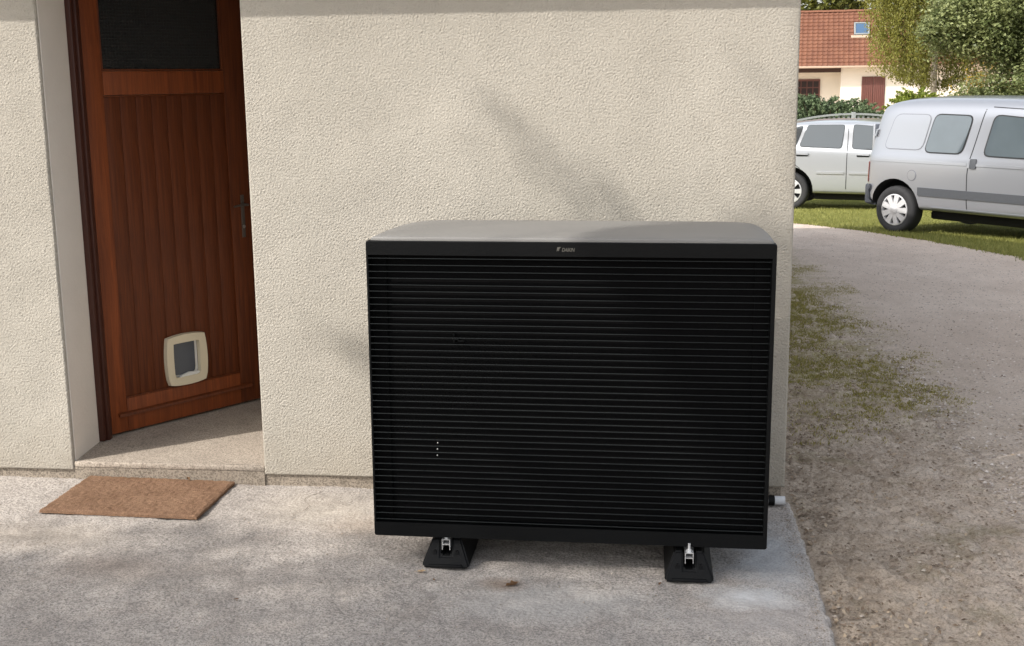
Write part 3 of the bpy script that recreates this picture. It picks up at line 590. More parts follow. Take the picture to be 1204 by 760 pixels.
# anti-vibration feet
def foot(x, y, label):
    f = tag(empty('mounting_foot', (x, y, slab_z(x)+.003)), label, 'mounting foot', 'rubber feet under the heat pump')
    pr = [(-.077, 0), (.077, 0), (.077, .014), (.047, .090), (.018, .090), (.018, .036), (-.018, .036), (-.018, .090), (-.047, .090), (-.077, .014)]
    bm = NB(); va = [bm.verts.new((a, .0+b*.45, b)) for a, b in pr]; vb = [bm.verts.new((a, .56-b*.45, b)) for a, b in pr]; n = len(pr)
    bm.faces.new(va); bm.faces.new(vb[::-1])
    for i in range(n): bm.faces.new((va[i], vb[i], vb[(i+1) % n], va[(i+1) % n]))
    bmesh.ops.recalc_face_normals(bm, faces=bm.faces[:]); bmesh.ops.bevel(bm, geom=[e for e in bm.edges if e.calc_face_angle(0) > .4], offset=.006, segments=3, affect='EDGES')
    obj('rubber_block', bm, M_RUBBER, f, sm=40)
    for s in (-1, 1): bm = NB(); prism(bm, [(s*.028, .018), (s*.05, .018), (s*.04, .055), (s*.033, .055)], 'y', .018, .03); obj('rib', bm, M_RUBBER, f)
    boxo('rib', M_RUBBER, f, -.055, .055, -.004, .012, .004, .013, bev=.002)
    c = [(-.0135, .094), (-.0135, .058), (-.011, .058), (-.011, .0715), (.011, .0715), (.011, .058), (.0135, .058), (.0135, .094)]
    bm = NB(); prism(bm, [(-.0135, .056), (-.0115, .056), (-.0115, .092), (-.0135, .092)], 'y', .022, .53); prism(bm, [(.0115, .056), (.0135, .056), (.0135, .092), (.0115, .092)], 'y', .022, .53)
    prism(bm, [(-.0112, .073), (.0112, .073), (.0112, .0752), (-.0112, .0752)], 'y', .0225, .53); prism(bm, [(-.0112, .0897), (.0112, .0897), (.0112, .092), (-.0112, .092)], 'y', .0225, .53)
    obj('rail', bm, M_ALU, f)
    bm = NB(); lathe(bm, [(0, .092), (.0085, .092), (.0085, .099), (0, .099)], 6, 'z', (0, .04, 0)); tube(bm, [(0, .04, .099), (0, .04, .118)], .0042, 8); obj('bolt', bm, M_ALU, f)
foot(-.398, -.765, 'left black rubber foot with aluminium rail under the heat pump'); foot(.392, -.803, 'right black rubber foot with aluminium rail under the heat pump')
# condensate pipe lying at the foot of the wall
pp = tag(empty('drain_pipe', (.5, -.045, .022)), 'short grey plastic pipe with black collar at the corner of the wall', 'pipe')
bm = NB(); lathe(bm, [(.013, .272), (.0165, .272), (.0165, -.2), (.013, -.2), (.013, .272)], 20, 'z'); o = obj('pipe', bm, M_PIPE, pp, sm=40); o.rotation_euler.y = math.pi/2
bm = NB(); lathe(bm, [(.0168, .012), (.0195, .010), (.0195, -.010), (.0168, -.012)], 20, 'z'); o = obj('collar', bm, M_BLACK, pp, sm=40); o.rotation_euler.y = math.pi/2; o.location.x = .222
# dead leaves on the patio
def dry_leaf(x, y, z, s, mat, label, rz, curl=.35):
    bm = NB(); out = [(-.5, 0), (-.3, .2), (-.1, .14), (.08, .3), (.2, .15), (.5, .02), (.22, -.16), (.1, -.28), (-.1, -.13), (-.32, -.2)]
    c = bm.verts.new((0, 0, 0)); vs_ = [bm.verts.new((a*s, b*s, s*curl*(abs(b)*1.2+abs(a)*.35)+random.uniform(0, .04)*s)) for a, b in out]
    for i in range(len(vs_)): bm.faces.new((c, vs_[i], vs_[(i+1) % len(vs_)]))
    tube(bm, [(-.5*s, 0, .1*s), (-.75*s, .04*s, .05*s)], .012*s, 5)
    bmesh.ops.solidify(bm, geom=bm.faces[:], thickness=.0006)
    o = tag(obj('dry_leaf', bm, mat), label, 'leaf', 'fallen leaves on the patio'); o.location = (x, y, z+.004); o.rotation_euler = (random.uniform(-.2, .2), random.uniform(-.2, .2), rz)
for x, y, s, m, l, rz in [(-.165, -.875, .05, M_DRY, 'curled brown dead leaf on the concrete between the two feet', .6), (-.47, -.80, .032, M_DRY2, 'pale straw-like leaf scrap just in front of the left foot', .1),
        (-.42, -.86, .016, M_DRY, 'tiny dark leaf scrap on the concrete below the left foot', 2), (-1.0, -1.07, .018, M_DRY, 'small dark leaf scrap on the open concrete in the lower left', .2),
        (-1.93, -.022, .045, M_DRY2, 'crumpled leaf at the back left corner of the doormat', .7), (.30, -.82, .02, M_DRY, 'small brown leaf scrap beside the right foot', 1.2)]:
    dry_leaf(x, y, slab_z(x), s, m, l, rz)
dry_leaf(-1.55, -.025, slab_z(-1.6)+.018, .03, M_DRY, 'small curled leaf on the back edge of the doormat', 2.2, .6)
dry_leaf(-1.86, -.392, slab_z(-1.86)+.006, .045, M_DRY2, 'pale flat leaf scrap under the front edge of the doormat', .15, .15)

# ================================================================== VEHICLES
class Vehicle:
    def __init__(s, name, label, cat, loc, rz, paint, L, HW, roof, belt, wtop, sill, lean, ax, wr, tilt=0):
        s.root = tag(empty(name, loc, rz), label, cat); s.root.rotation_euler = (0, tilt, rz); s.L = L; s.ax = ax; s.wr = wr
        X = sorted(set([0, .02, .06, .12, .2, .32, .5]+list(np.arange(.7, L-.5, .2))+[L-.45, L-.3, L-.2, L-.12, L-.06, L-.02, L]))
        bm = NB(); rows = []
        for x in X:
            zr = lerp(x, *roof); bl_ = min(lerp(x, *belt), zr-.07); wt = min(wtop, zr-.045) if zr-bl_ > .3 else bl_+(zr-bl_)*.55
            m = lerp(x, [0, .02, .06, .12, .2, .35, L-.7, L-.45, L-.3, L-.15, L-.05, L], [.86, .92, .955, .98, .993, 1, 1, .985, .96, .90, .80, .68]); w = HW*m
            g = min(1, max(0, (zr-bl_-.07)/.5)); sl_ = sill+ .06*(x < .15)+.06*(x > L-.3)
            tw = w*(1-.125*g)                                       # tumblehome at the top of the glass
            sec = [(0, sl_), (.78*w, sl_), (.955*w, sl_+.015), (.985*w, sl_+.07), (w, .55), (1.002*w, (.55+bl_)/2+.05), (.992*w, bl_-.06), (.978*w, bl_-.01), (.965*w+.0*g, bl_+.03*g),
                   (w*(.965-.05*g), bl_+(wt-bl_)*.5), (tw, wt), (tw-.05*g-.02, wt+(zr-wt)*.55), (tw*.78, zr-.02*g-.006), (tw*.4, zr-.004), (0, zr)]
            rows.append([bm.verts.new((x+lean(z)*max(0, 1-x/.9), -y, z)) for y, z in sec])
        k = len(rows[0])
        for a, b in zip(rows, rows[1:]):
            for i in range(k-1): bm.faces.new((a[i], b[i], b[i+1], a[i+1]))
        bm.faces.new(rows[0]); bm.faces.new(rows[-1][::-1])
        mir = bmesh.ops.mirror(bm, geom=bm.verts[:]+bm.edges[:]+bm.faces[:], matrix=Matrix.Identity(4), merge_dist=.0005, axis='Y')
        bmesh.ops.recalc_face_normals(bm, faces=bm.faces[:])
        body = obj('body', bm, [paint, M_WELL], s.root); s.body = body
        md = body.modifiers.new('s', 'SUBSURF'); md.levels = md.render_levels = 2
        cutters = []
        for a_ in ax:
            for sd_ in (-1, 1):
                cb = NB(); lathe(cb, [(0, -.16), (wr+.075, -.16), (wr+.075, .2), (0, .2)], 32, 'y', (a_, sd_*(HW-.06), wr+.02)); c = obj('cut', cb, M_WELL); c.parent = s.root; cutters.append(c)
                b_ = body.modifiers.new('b', 'BOOLEAN'); b_.object = c; b_.operation = 'DIFFERENCE'; b_.solver = 'EXACT'
        dg = bpy.context.evaluated_depsgraph_get(); dg.update(); me = bpy.data.meshes.new_from_object(body.evaluated_get(dg)); body.modifiers.clear(); old = body.data; body.data = me; bpy.data.meshes.remove(old); me.name = 'body'
        for c in cutters: bpy.data.objects.remove(c)
        smooth(me, 40)
        b2 = bmesh.new(); b2.from_mesh(me); s.bvh = BVHTree.FromBMesh(b2); b2.free()
        for a_ in ax:
            for sd_ in (-1, 1): s.wheel(a_, sd_, HW)
    def sy(s, x, z):
        h = s.bvh.ray_cast(Vector((x, -3, z)), Vector((0, 1, 0)))
        return h[0].y if h[0] is not None and h[0].y < 0 else -.7
    def patch(s, name, poly, mat, off=.005, r=.05, both=True, parent=None, flat=False):
        p = rounded(poly, r); c = (sum(a for a, b in p)/len(p), sum(b for a, b in p)/len(p)); n = len(p); res = None; Y_ = s.sy
        if flat:
            yv = np.array([s.sy(a, b) for a, b in p]); M3 = np.array([(1, a, b) for a, b in p]); k3 = np.linalg.lstsq(M3, yv, rcond=None)[0]; dn = float(min(yv-M3@k3)); Y_ = lambda a, b: float(k3[0]+k3[1]*a+k3[2]*b)+dn*.6
        for sg in ((1, -1) if both else (1,)):
            v = []; f = []
            for t in (1.0, 1.0, .8, .55, .28):
                for a, b in p: x = c[0]+(a-c[0])*t; z = c[1]+(b-c[1])*t; v.append((x, sg*(Y_(x, z)-off+(.04 if len(v) < n else 0)), z))
            v.append((c[0], sg*(Y_(*c)-off), c[1]))
            for q in range(4):
                for k in range(n): F_ = (q*n+k, q*n+(k+1) % n, (q+1)*n+(k+1) % n, (q+1)*n+k); f.append(F_ if sg > 0 else F_[::-1])
            for k in range(n): F_ = (4*n+k, 4*n+(k+1) % n, 5*n); f.append(F_ if sg > 0 else F_[::-1])
            o = pyobj(name, v, f, mat, parent or s.root, sm=40)
            res = res or o
        return res
    def line(s, name, pts, w, mat, off=.002, both=True, parent=None):
        P = []; 
        for a, b in zip(pts, pts[1:]):
            for k in range(10): P.append((a[0]+(b[0]-a[0])*k/10, a[1]+(b[1]-a[1])*k/10))
        P.append(pts[-1])
        for sg in ((1, -1) if both else (1,)):
            v = []; f = []
            for i, (x, z) in enumerate(P):
                d = Vector(P[min(i+1, len(P)-1)])-Vector(P[max(i-1, 0)]); nrm_ = Vector((-d.y, d.x)).normalized()*w/2
                for q in (1, -1): xx, zz = x+q*nrm_.x, z+q*nrm_.y; v.append((xx, sg*(s.sy(xx, zz)-off), zz))
                for q in (1, -1): xx, zz = x+q*nrm_.x, z+q*nrm_.y; v.append((xx, sg*(s.sy(xx, zz)+.02), zz))
                if i: b = 4*i; a = b-4; f += [(a, b, b+1, a+1), (a, a+2, b+2, b), (a+1, b+1, b+3, a+3)]
            pyobj(name, v, f, mat, parent or s.root, sm=30)
    def wheel(s, x, sd_, HW):
        w = empty('wheel', (x, sd_*(HW-.035), s.wr)); w.parent = s.root; w.rotation_euler.z = 0 if sd_ < 0 else math.pi; r = s.wr
        bm = NB(); lathe(bm, [(r*.66, .0), (r*.72, -.012), (r*.86, -.018), (r*.95, -.006), (r*.995, .02), (r, .05), (r, .14), (r*.97, .18), (r*.66, .19)], 40, 'y'); obj('tyre', bm, M_TYRE, w, sm=40)
        bm = NB(); lathe(bm, [(r*.67, .005), (r*.66, -.010), (r*.62, -.014), (r*.60, .004), (r*.60, .03)], 40, 'y')
        for k in range(s.spk):
            a = 2*math.pi*k/s.spk; ca, sa = math.cos(a), math.sin(a)
            for w0, w1, r0_, r1_ in ((r*.085, r*.125, r*.12, r*.625),):
                q = [(r0_, -w0), (r1_, -w1), (r1_, w1), (r0_, w0)]; fr_ = [bm.verts.new((a_*ca-b_*sa, -.010-.012*(1-a_/(r*.62)), a_*sa+b_*ca)) for a_, b_ in q]; bk_ = [bm.verts.new((v.co.x, .02, v.co.z)) for v in fr_]
                bm.faces.new(fr_)
                for i in range(4): bm.faces.new((fr_[i], bk_[i], bk_[(i+1) % 4], fr_[(i+1) % 4]))
        lathe(bm, [(0, -.03), (r*.12, -.03), (r*.19, -.022), (r*.2, .0)], 20, 'y'); bmesh.ops.recalc_face_normals(bm, faces=bm.faces[:]); obj('rim', bm, M_RIM, w, sm=35)
        bm = NB(); lathe(bm, [(0, .03), (r*.64, .03), (r*.64, .06)], 24, 'y'); obj('brake_drum', bm, M_WELL, w)
# --- silver panel van
VW, VT = (3.325, 11.27), R(-50)
class Van(Vehicle): spk = 9
ca, sa = math.cos(VT), math.sin(VT); hwv = .86; rx = .50
loc = (VW[0]-rx*ca+(-sa)*hwv*1.0, VW[1]-rx*sa+ca*hwv*1.0, T(*VW)+.004)
van = Van('panel_van', 'silver panel van with grey bumper parked on the lawn in front', 'van', loc, VT, M_VANP, 3.95, hwv,
    ([0, .12, .3, .7, 1.44, 2.14, 2.59, 2.84, 3.09, 3.29, 3.64, 3.84, 3.95], [1.59, 1.65, 1.682, 1.70, 1.705, 1.695, 1.63, 1.45, 1.17, 1.08, .98, .88, .66]),
    ([0, 2.44, 3.14, 3.95], [1.00, .99, .97, .8]), 1.54, .31, lambda z: lerp(z, [.3, .95, 1.3, 1.6, 1.8], [0, .015, .07, .16, .26]), (rx, rx+2.69), .298)
v = van
rec = [(.29, 1.06), (.86, 1.06), (.94, 1.48), (.41, 1.48)]
sh_ = lambda p, k: [(sum(a for a, b in p)/len(p)+(x-sum(a for a, b in p)/len(p))*(1+k), sum(b for a, b in p)/len(p)+(z-sum(b for a, b in p)/len(p))*(1+k*1.3)) for x, z in p]
M_VGRV = plain('van_panel_groove', srgb(120, 122, 128), .5)
v.patch('blank_window_groove', sh_(rec, .035), M_VGRV, .0025, .10); v.patch('blank_window_panel', rec, M_VANP, .006, .09)
for pw_, nm in (([(.91, 1.04), (1.43, 1.04), (1.52, 1.475), (1.0, 1.485)], 'side_window'), ([(1.74, 1.03), (2.72, 1.02), (2.38, 1.45), (1.82, 1.49)], 'door_window')):
    v.patch(nm+'_seal', sh_(pw_, .05), M_SEAL, .006, .09, flat=True); v.patch(nm, pw_, M_AGLASS, .011, .08, flat=True)
v.line('rub_strip', [(.86, .555), (2.8, .555)], .10, M_STRIP, .014)
v.patch('rear_bumper', [(-.02, .33), (.12, .32), (.135, .60), (-.02, .60)], M_TRIM, .03, .03)
bm = NB(); box(bm, -.025, .10, -.79, .79, .34, .595, bev=.03, seg=3); obj('rear_bumper', bm, M_TRIM, van.root, sm=40)
v.patch('tail_light', [(.012, .62), (.06, .62), (.07, .88), (.025, .88)], M_RED, .012, .02)
v.line('door_seam', [(1.56, .36), (1.545, .80), (1.56, .98), (1.67, 1.56)], .012, M_SEAL, .0015); v.line('door_seam', [(1.75, 1.585), (2.40, 1.555), (2.82, 1.04), (2.84, .5), (2.72, .36)], .010, M_SEAL, .0015)
v.patch('fuel_cap', [(.76+.07*math.cos(a), .745+.07*math.sin(a)) for a in np.linspace(0, 6.283, 14)[:-1]], M_VGRV, .003, .01); v.patch('fuel_cap', [(.76+.06*math.cos(a), .745+.06*math.sin(a)) for a in np.linspace(0, 6.283, 14)[:-1]], M_VANP, .008, .01)
v.patch('door_handle', [(1.58, .87), (1.66, .87), (1.66, .985), (1.58, .985)], M_STRIP, .016, .015); v.patch('door_handle', [(1.54, .875), (1.575, .875), (1.575, .98), (1.54, .98)], M_VANP, .014, .01)
v.line('sill_crease', [(.86, .37), (2.75, .37)], .014, M_VANP, .008)
v.line('swage_line', [(.10, .91), (1.53, .915)], .03, M_VANP, .010); v.line('swage_line', [(1.58, .915), (3.0, .91)], .03, M_VANP, .010)
v.patch('roof_hinge', [(.09, 1.20), (.13, 1.20), (.15, 1.29), (.11, 1.29)], M_VANP, .03, .008)
for sg in (-1, 1):
    bm = NB(); box(bm, 2.42, 2.56, min(sg*.88, sg*1.04), max(sg*.88, sg*1.04), 1.02, 1.20, bev=.03, seg=3); obj('door_mirror', bm, M_STRIP, van.root, sm=40)
# windscreen and lamps of the unseen nose
bm = NB(); q = [(2.80, 1.66), (3.22, 1.19)]; vv = [bm.verts.new(p) for p in ((2.66, -.60, 1.60), (3.06, -.69, 1.20), (3.06, .69, 1.20), (2.66, .60, 1.60))]; bm.faces.new(vv); bmesh.ops.solidify(bm, geom=bm.faces[:], thickness=.01); obj('windscreen', bm, M_AGLASS, van.root)
boxo('front_bumper', M_TRIM, van.root, 3.82, 3.99, -.72, .72, .30, .56, bev=.05, seg=3)
for sg in (-1, 1): boxo('headlight', M_LAMP, van.root, 3.77, 3.91, sg*.5-.14, sg*.5+.14, .66, .84, bev=.03, seg=3)
for sg in (-1, 1): boxo('rear_door', M_VANP, van.root, .0, .04, sg*.37-.34, sg*.37+.34, .70, 1.35, bev=.015)
boxo('underbody', M_WELL, van.root, .88, 2.80, -.62, .62, .20, .309, bev=.03)
# --- pale silver people carrier further back
class Car(Vehicle): spk = 7
CT = R(-17); CW = (2.59, 16.2); hwc = .89; rxc = .78; ca, sa = math.cos(CT), math.sin(CT)
loc = (CW[0]-rxc*ca+(-sa)*hwc, CW[1]-rxc*sa+ca*hwc, T(*CW)+.004)
car = Car('people_carrier', 'pale silver people carrier parked on the lawn behind the van', 'car', loc, CT, M_CARP, 4.40, hwc,
    ([0, .12, .35, .7, 1.2, 1.9, 2.4, 2.8, 3.2, 3.5, 4.0, 4.25, 4.4], [.98, 1.24, 1.36, 1.435, 1.475, 1.48, 1.455, 1.34, 1.12, 1.0, .90, .78, .58]),
    ([0, 1, 2.8, 4.4], [1.06, 1.03, .97, .75]), 1.38, .27, lambda z: lerp(z, [.3, .9, 1.2, 1.5], [0, .02, .12, .34]), (rxc, rxc+2.68), .315)
v = car
for pw_, nm in (([(.62, 1.06), (.87, 1.06), (.98, 1.385), (.84, 1.355)], 'quarter_window'), ([(.93, 1.055), (1.60, 1.03), (1.64, 1.40), (1.05, 1.395)], 'rear_door_window'), ([(1.78, 1.025), (2.75, .99), (2.42, 1.36), (1.78, 1.405)], 'front_door_window')):
    v.patch(nm+'_seal', sh_(pw_, .022), M_SEAL, .004, .05, flat=True); v.patch(nm, pw_, M_AGLASS2, .009, .04, flat=True)
v.line('door_seam', [(1.70, .30), (1.70, 1.0), (1.70, 1.47)], .012, M_SEAL, .0015); v.line('door_seam', [(2.85, .34), (2.86, .98)], .012, M_SEAL, .0015); v.line('door_seam', [(1.12, .50), (1.05, .62), (.80, .80), (.74, 1.05)], .010, M_SEAL, .0015)
v.line('rub_strip', [(1.22, .63), (1.66, .63)], .035, M_CARP, .016); v.line('rub_strip', [(1.74, .63), (2.8, .63)], .035, M_CARP, .016)
for x in (.98, 1.95): v.patch('handle_recess', [(x-.10, .89), (x+.10, .89), (x+.10, .945), (x-.10, .945)], M_SEAL, .002, .025); v.line('door_handle', [(x-.10, .935), (x+.10, .93)], .026, M_CARP, .03)
v.line('sill_trim', [(1.18, .30), (3.0, .30)], .05, M_WELL, .006)
v.patch('tail_light', [(.03, .80), (.16, .82), (.24, 1.04), (.06, 1.03)], M_RED, .010, .02)
boxo('rear_bumper', M_CARP, car.root, -.05, .10, -.78, .78, .34, .66, bev=.05, seg=3); boxo('front_bumper', M_CARP, car.root, 4.25, 4.44, -.68, .68, .28, .55, bev=.06, seg=3)
for sg in (-1, 1):
    boxo('headlight', M_LAMP, car.root, 4.12, 4.30, sg*.52-.14, sg*.52+.14, .62, .76, bev=.03, seg=3); bm = NB(); box(bm, 2.62, 2.74, min(sg*.91, sg*1.08), max(sg*.91, sg*1.08), .99, 1.12, bev=.03, seg=3); obj('door_mirror', bm, M_CARP, car.root, sm=40)

boxo('underbody', M_WELL, car.root, 1.15, 3.1, -.66, .66, .17, .269, bev=.03)
# ================================================================== GATE behind the car
gt = tag(empty('arched_gate', (4.45, 21.5, T(4, 21.5))), 'grey arched picket gate standing behind the pale car', 'gate'); gt.rotation_euler.z = R(-5); GH = 1.54
def arch(x): return GH-.10*x*x if abs(x) < 1.6 else GH-.256
pk = None
for k in range(33):
    x = -1.55+k*3.1/32
    b = NB(); box(b, -.024, .024, -.011, .011, .05, 1, bev=.003)
    if pk is None: o = pk = obj('picket', b, M_FENCE, gt)
    else: b.free(); o = share(pk, gt)
    o.location.x = x; o.scale.z = arch(x)-.05
for zoff, t in ((0, .038), (-.95, .06)):
    b = NB(); P = [(x, arch(x)+zoff) for x in np.linspace(-1.6, 1.6, 25)] if zoff == 0 else [(x, .35) for x in np.linspace(-1.6, 1.6, 25)]
    prism(b, [(x, z) for x, z in P]+[(x, z-t) for x, z in P[::-1]], 'y', -.045, -.013 if zoff else .03); obj('rail', b, M_FENCE, gt)
boxo('meeting_stile', M_FENCE, gt, -.045, .045, -.05, .04, .03, GH+.02, bev=.01)
for sg in (-1, 1): boxo('gate_post', M_FENCE, gt, sg*1.72-.09, sg*1.72+.09, -.1, .1, -.3, 1.34, bev=.015)

# ================================================================== SHRUBS, TREES
def juniper(loc, rx_, ry_, h, mat, label, n_spray, per, length):
    z0 = T(loc[0], loc[1]); root = tag(empty('juniper_shrub', (loc[0], loc[1], z0)), label, 'shrub', 'junipers behind the gate')
    P = []; D = []; tn = []
    st = NB()
    for k in range(n_spray):
        a = rng.uniform(0, 6.283); rr = rng.uniform(.1, 1)**.5; el = rng.uniform(.12, .9); tip = np.array([rx_*rr*math.cos(a), ry_*rr*math.sin(a), h*(1.02-rr**2*.55)*rng.uniform(.62, 1.05)])
        d = np.array([math.cos(a), math.sin(a)*.8, el]); d /= np.linalg.norm(d); L_ = length*rng.uniform(.6, 1.4); t = rng.uniform(0, 1, per)[:, None]
        P.append(tip-d*L_*t+rng.normal(size=(per, 3))*.035*(t*.9+.25)); D.append(np.tile(d, (per, 1))); tn.append((1-t[:, 0])*.55+rng.uniform(0, .35)+rng.normal(size=per)*.1)
        if k % 12 == 0: tube(st, [(0, 0, .0), (tip[0]*.4, tip[1]*.4, tip[2]*.55), tuple(tip)], [.03, .018, .005], 5)
    P = np.concatenate(P); D = np.concatenate(D); o = leaf_mesh('foliage', P, .085, mat, root, .34, droop=(0, 0, .25), tint=np.concatenate(tn)); obj('stem', st, M_BARK, root)
juniper((4.6, 26.6), 2.1, 1.2, 1.86, M_JUNI, 'blue-green spreading juniper shrub behind the left half of the gate', 1300, 70, .5)
juniper((6.9, 27.2), 1.15, 1.1, 2.02, M_CYPR, 'yellow-green juniper shrub between the gate and the birch trunk', 900, 70, .42)
# weeping birch
bx_, by_ = 9.15, 35.5; bz_ = T(bx_, by_)
br = tag(empty('birch_tree', (bx_, by_, bz_)), 'weeping birch with yellowing foliage and white trunk', 'tree')
P = []; tn = []
ends = []
for k in range(2300):
    d = rng.normal(size=3); d /= np.linalg.norm(d); rr = rng.uniform(.2, 1)**.5; s = np.array([d[0]*2.25*rr-.1, d[1]*2.1*rr, 5.6+d[2]*3.4*rr]); L_ = rng.uniform(.5, 1.9); 
    zlow = 1.75+.9*abs(s[0]-.1)**1.0*.35; m = 46; t = rng.uniform(0, 1, m); z = s[2]-t*L_; sway = rng.normal(size=2)*.12
    q = np.stack([s[0]+sway[0]*t+rng.normal(size=m)*.05, s[1]+sway[1]*t+rng.normal(size=m)*.05, np.maximum(z, zlow+rng.uniform(0, .35, m))], 1); q = q[~((np.abs(q[:, 0]+.03) < .22) & (q[:, 1] < .1) & (q[:, 2] < 3.3))]; m = len(q); P.append(q); tn.append(.25+.45*max(0, -s[0]/2.2)+rng.uniform(0, .35)+rng.normal(size=m)*.1)
    if k % 60 == 0: ends.append(tuple(s))
leaf_mesh('crown', np.concatenate(P), .068, M_BIRCHL, br, .55, droop=(0, 0, -1), tint=np.concatenate(tn))
obj('trunk', limbs(NB(), (0, 0, -.1), (-.1, 0, 8.2), ends, .095), M_BIRCHB, br, sm=60)
# broad-leaved tree at the right, several crown lobes
def broad(name, loc, label, lobes, leaf, mat, trunk_h, r0, group='garden trees'):
    z0 = T(loc[0], loc[1]); root = tag(empty(name, (loc[0], loc[1], z0)), label, 'tree', group); P = []; tn = []; ends = []
    for c, rad, k, n_, cr in lobes:
        p, t = clump_points(c, rad, k, n_, cr, zmin=.25); P.append(p); tn.append(t)
        for _ in range(4): ends.append(tuple(np.array(c)+rng.normal(size=3)*np.array(rad)*.4))
    leaf_mesh('crown', np.concatenate(P), leaf, mat, root, .62, tint=np.concatenate(tn), upb=.5); obj('trunk', limbs(NB(), (0, 0, -.1), (0, 0, trunk_h), ends, r0), M_BARK, root, sm=60)
broad('broadleaf_tree', (10.6, 31.0), 'leafy green-grey tree overhanging the van roof at the right', [((.4, 0, 4.0), (2.4, 2.0, 1.9), 300, 150, .42), ((2.2, .3, 3.2), (1.8, 1.6, 2.4), 180, 140, .42), ((-1.9, -.4, 3.6), (1.2, 1.0, .8), 70, 150, .34), ((.2, 0, 6.6), (2.8, 2.2, 2.2), 220, 120, .5)], .108, M_BROADL, 6.0, .17)
broad('bushy_tree', (11.0, 29.0), 'dense green bush below the broad tree behind the van', [((.0, 0, 1.5), (1.5, 1.2, 1.5), 190, 130, .36), ((-1.5, 1.2, 1.25), (1.1, .9, 1.0), 90, 130, .34), ((1.6, .4, 2.3), (1.6, 1.3, 1.8), 170, 130, .36)], .095, M_BROADL, 2.4, .09)
broad('yellow_shrub', (10.55, 33.6), 'yellowish shrub just right of the birch trunk', [((0, 0, 1.3), (1.1, .9, 1.3), 75, 80, .3)], .09, M_SHRUB, 1.6, .05)
for k, (x, y, h, lab, m) in enumerate([(8.0, 71, 11, 'dark tree rising behind the far roof at its left end', M_DARKL), (14.5, 74, 13, 'tall dark tree behind the middle of the far roof', M_DARKL), (22, 72, 13, 'dark tree behind the birch crown', M_DARKL), (29, 60, 13, 'dark tree far behind the broad tree', M_DARKL), (17.5, 46, 10, 'dark tree behind the broadleaf crown at the right edge', M_DARKL)]):
    broad('background_tree', (x, y), lab, [((0, 0, h*.55), (4.2, 3.0, h*.45), 190, 60, .8)], .34, m, h*.75, .3, 'trees behind the far house')

# ================================================================== FAR HOUSE
fh = tag(empty('far_house', (7.33, 56.2, T(7, 56)), R(-7)), 'cream house with red tiled roof, skylight and brown shutters', 'house')
EZ = 2.86; RZ_ = 5.52; RUN = 3.1; GX0, GX1 = -9, 12.0
def recess_x(x): return x
bm = NB(); box(bm, 2.05, GX1-.4, .35, 7.5, -.6, EZ-.02); box(bm, GX0+.4, 2.05, 1.55, 7.5, -.6, EZ-.02); obj('wall', bm, M_HOUSEW, fh)
# tiled roof: overlapping rows with a rolled profile
RN = 15; bm = NB(); cols = int((GX1-GX0)/.24); NXR = cols*4
sl_len = math.hypot(RUN+.25, RZ_-EZ); sx_, sz_ = (RUN+.25)/sl_len, (RZ_-EZ)/sl_len
for r in range(RN):
    la = []; lb = []
    for i in range(NXR+1):
        x = GX0+(GX1-GX0)*i/NXR; wv = .035*max(0, math.cos(2*math.pi*i/4))
        for lst, t, hgt in ((la, r/RN, .075+wv), (lb, (r+1)/RN+.004, .02+wv*.8)):
            s = t*sl_len; lst.append((x, .0-.25+s*sx_-hgt*sz_, EZ-.05+s*sz_+hgt*sx_))
    lc = [(p[0], p[1]+.02, p[2]-.075) for p in la]
    A_ = [bm.verts.new(p) for p in la]; B_ = [bm.verts.new(p) for p in lb]; C_ = [bm.verts.new(p) for p in lc]
    for i in range(NXR): bm.faces.new((A_[i], A_[i+1], B_[i+1], B_[i])); bm.faces.new((C_[i], C_[i+1], A_[i+1], A_[i]))
box(bm, GX0, GX1, RUN-.05, RUN+.05, RZ_-.2, RZ_-.02)
prism(bm, [(RUN+.02, RZ_-.08), (RUN*2+.6, EZ-.05), (RUN*2+.6, EZ-.15), (RUN+.02, RZ_-.2)], 'x', GX0, GX1)
roof2 = obj('roof', bm, M_ROOF, fh, sm=30)
rt_ = None
for k in range(int((GX1-GX0)/.42)):
    if rt_ is None:
        b = NB(); prism(b, [(.13*math.cos(a), .10*math.sin(a)) for a in np.linspace(0, math.pi, 8)], 'x', 0, .435); rt_ = o = obj('ridge_tile', b, M_ROOF, roof2, sm=40)
    else: o = share(rt_, roof2)
    o.location = (GX0+k*.42, RUN, RZ_-.03+(k % 2)*.006)
# gutter, fascia, porch beam
b = NB(); box(b, GX0, GX1, -.36, -.25, EZ-.10, EZ+.0, bev=.03); obj('gutter', b, M_GUTTER, fh, sm=40)
boxo('fascia', M_FASCIA, fh, GX0, 2.04, .30, .42, EZ-.30, EZ-.06); boxo('porch_ceiling', M_HOUSEW, fh, GX0, 2.04, .43, 1.54, EZ-.12, EZ-.05)
boxo('soffit', M_HOUSEW, fh, 2.06, GX1, -.24, .34, EZ-.07, EZ-.02)
# shutters (pair, closed) and porch door
def shutter(x0, x1, z0, z1):
    s = boxo('shutter', M_SHUT, fh, x0, x1, .30, .345, z0, z1, bev=.006); n_ = 6; w_ = (x1-x0-.02)/n_
    for k in range(n_): boxo('shutter_board', M_SHUT, s, x0+.01+k*w_+.006, x0+.01+(k+1)*w_-.006, .285, .301, z0+.02, z1-.02, bev=.004)
shutter(3.02, 3.55, .75, 2.35); shutter(3.56, 4.09, .75, 2.35)
bm = NB(); box(bm, -.7, 1.12, 1.48, 1.549, .05, 2.25); po = obj('porch_door', bm, M_SHUT, fh)
M_PDG = plain('porch_door_glass', srgb(44, 34, 34), .15)
for i in range(6):
    for j in range(5): boxo('pane', M_PDG, po, -.62+i*.285, -.62+i*.285+.24, 1.468, 1.479, .55+j*.33, .55+j*.33+.28)
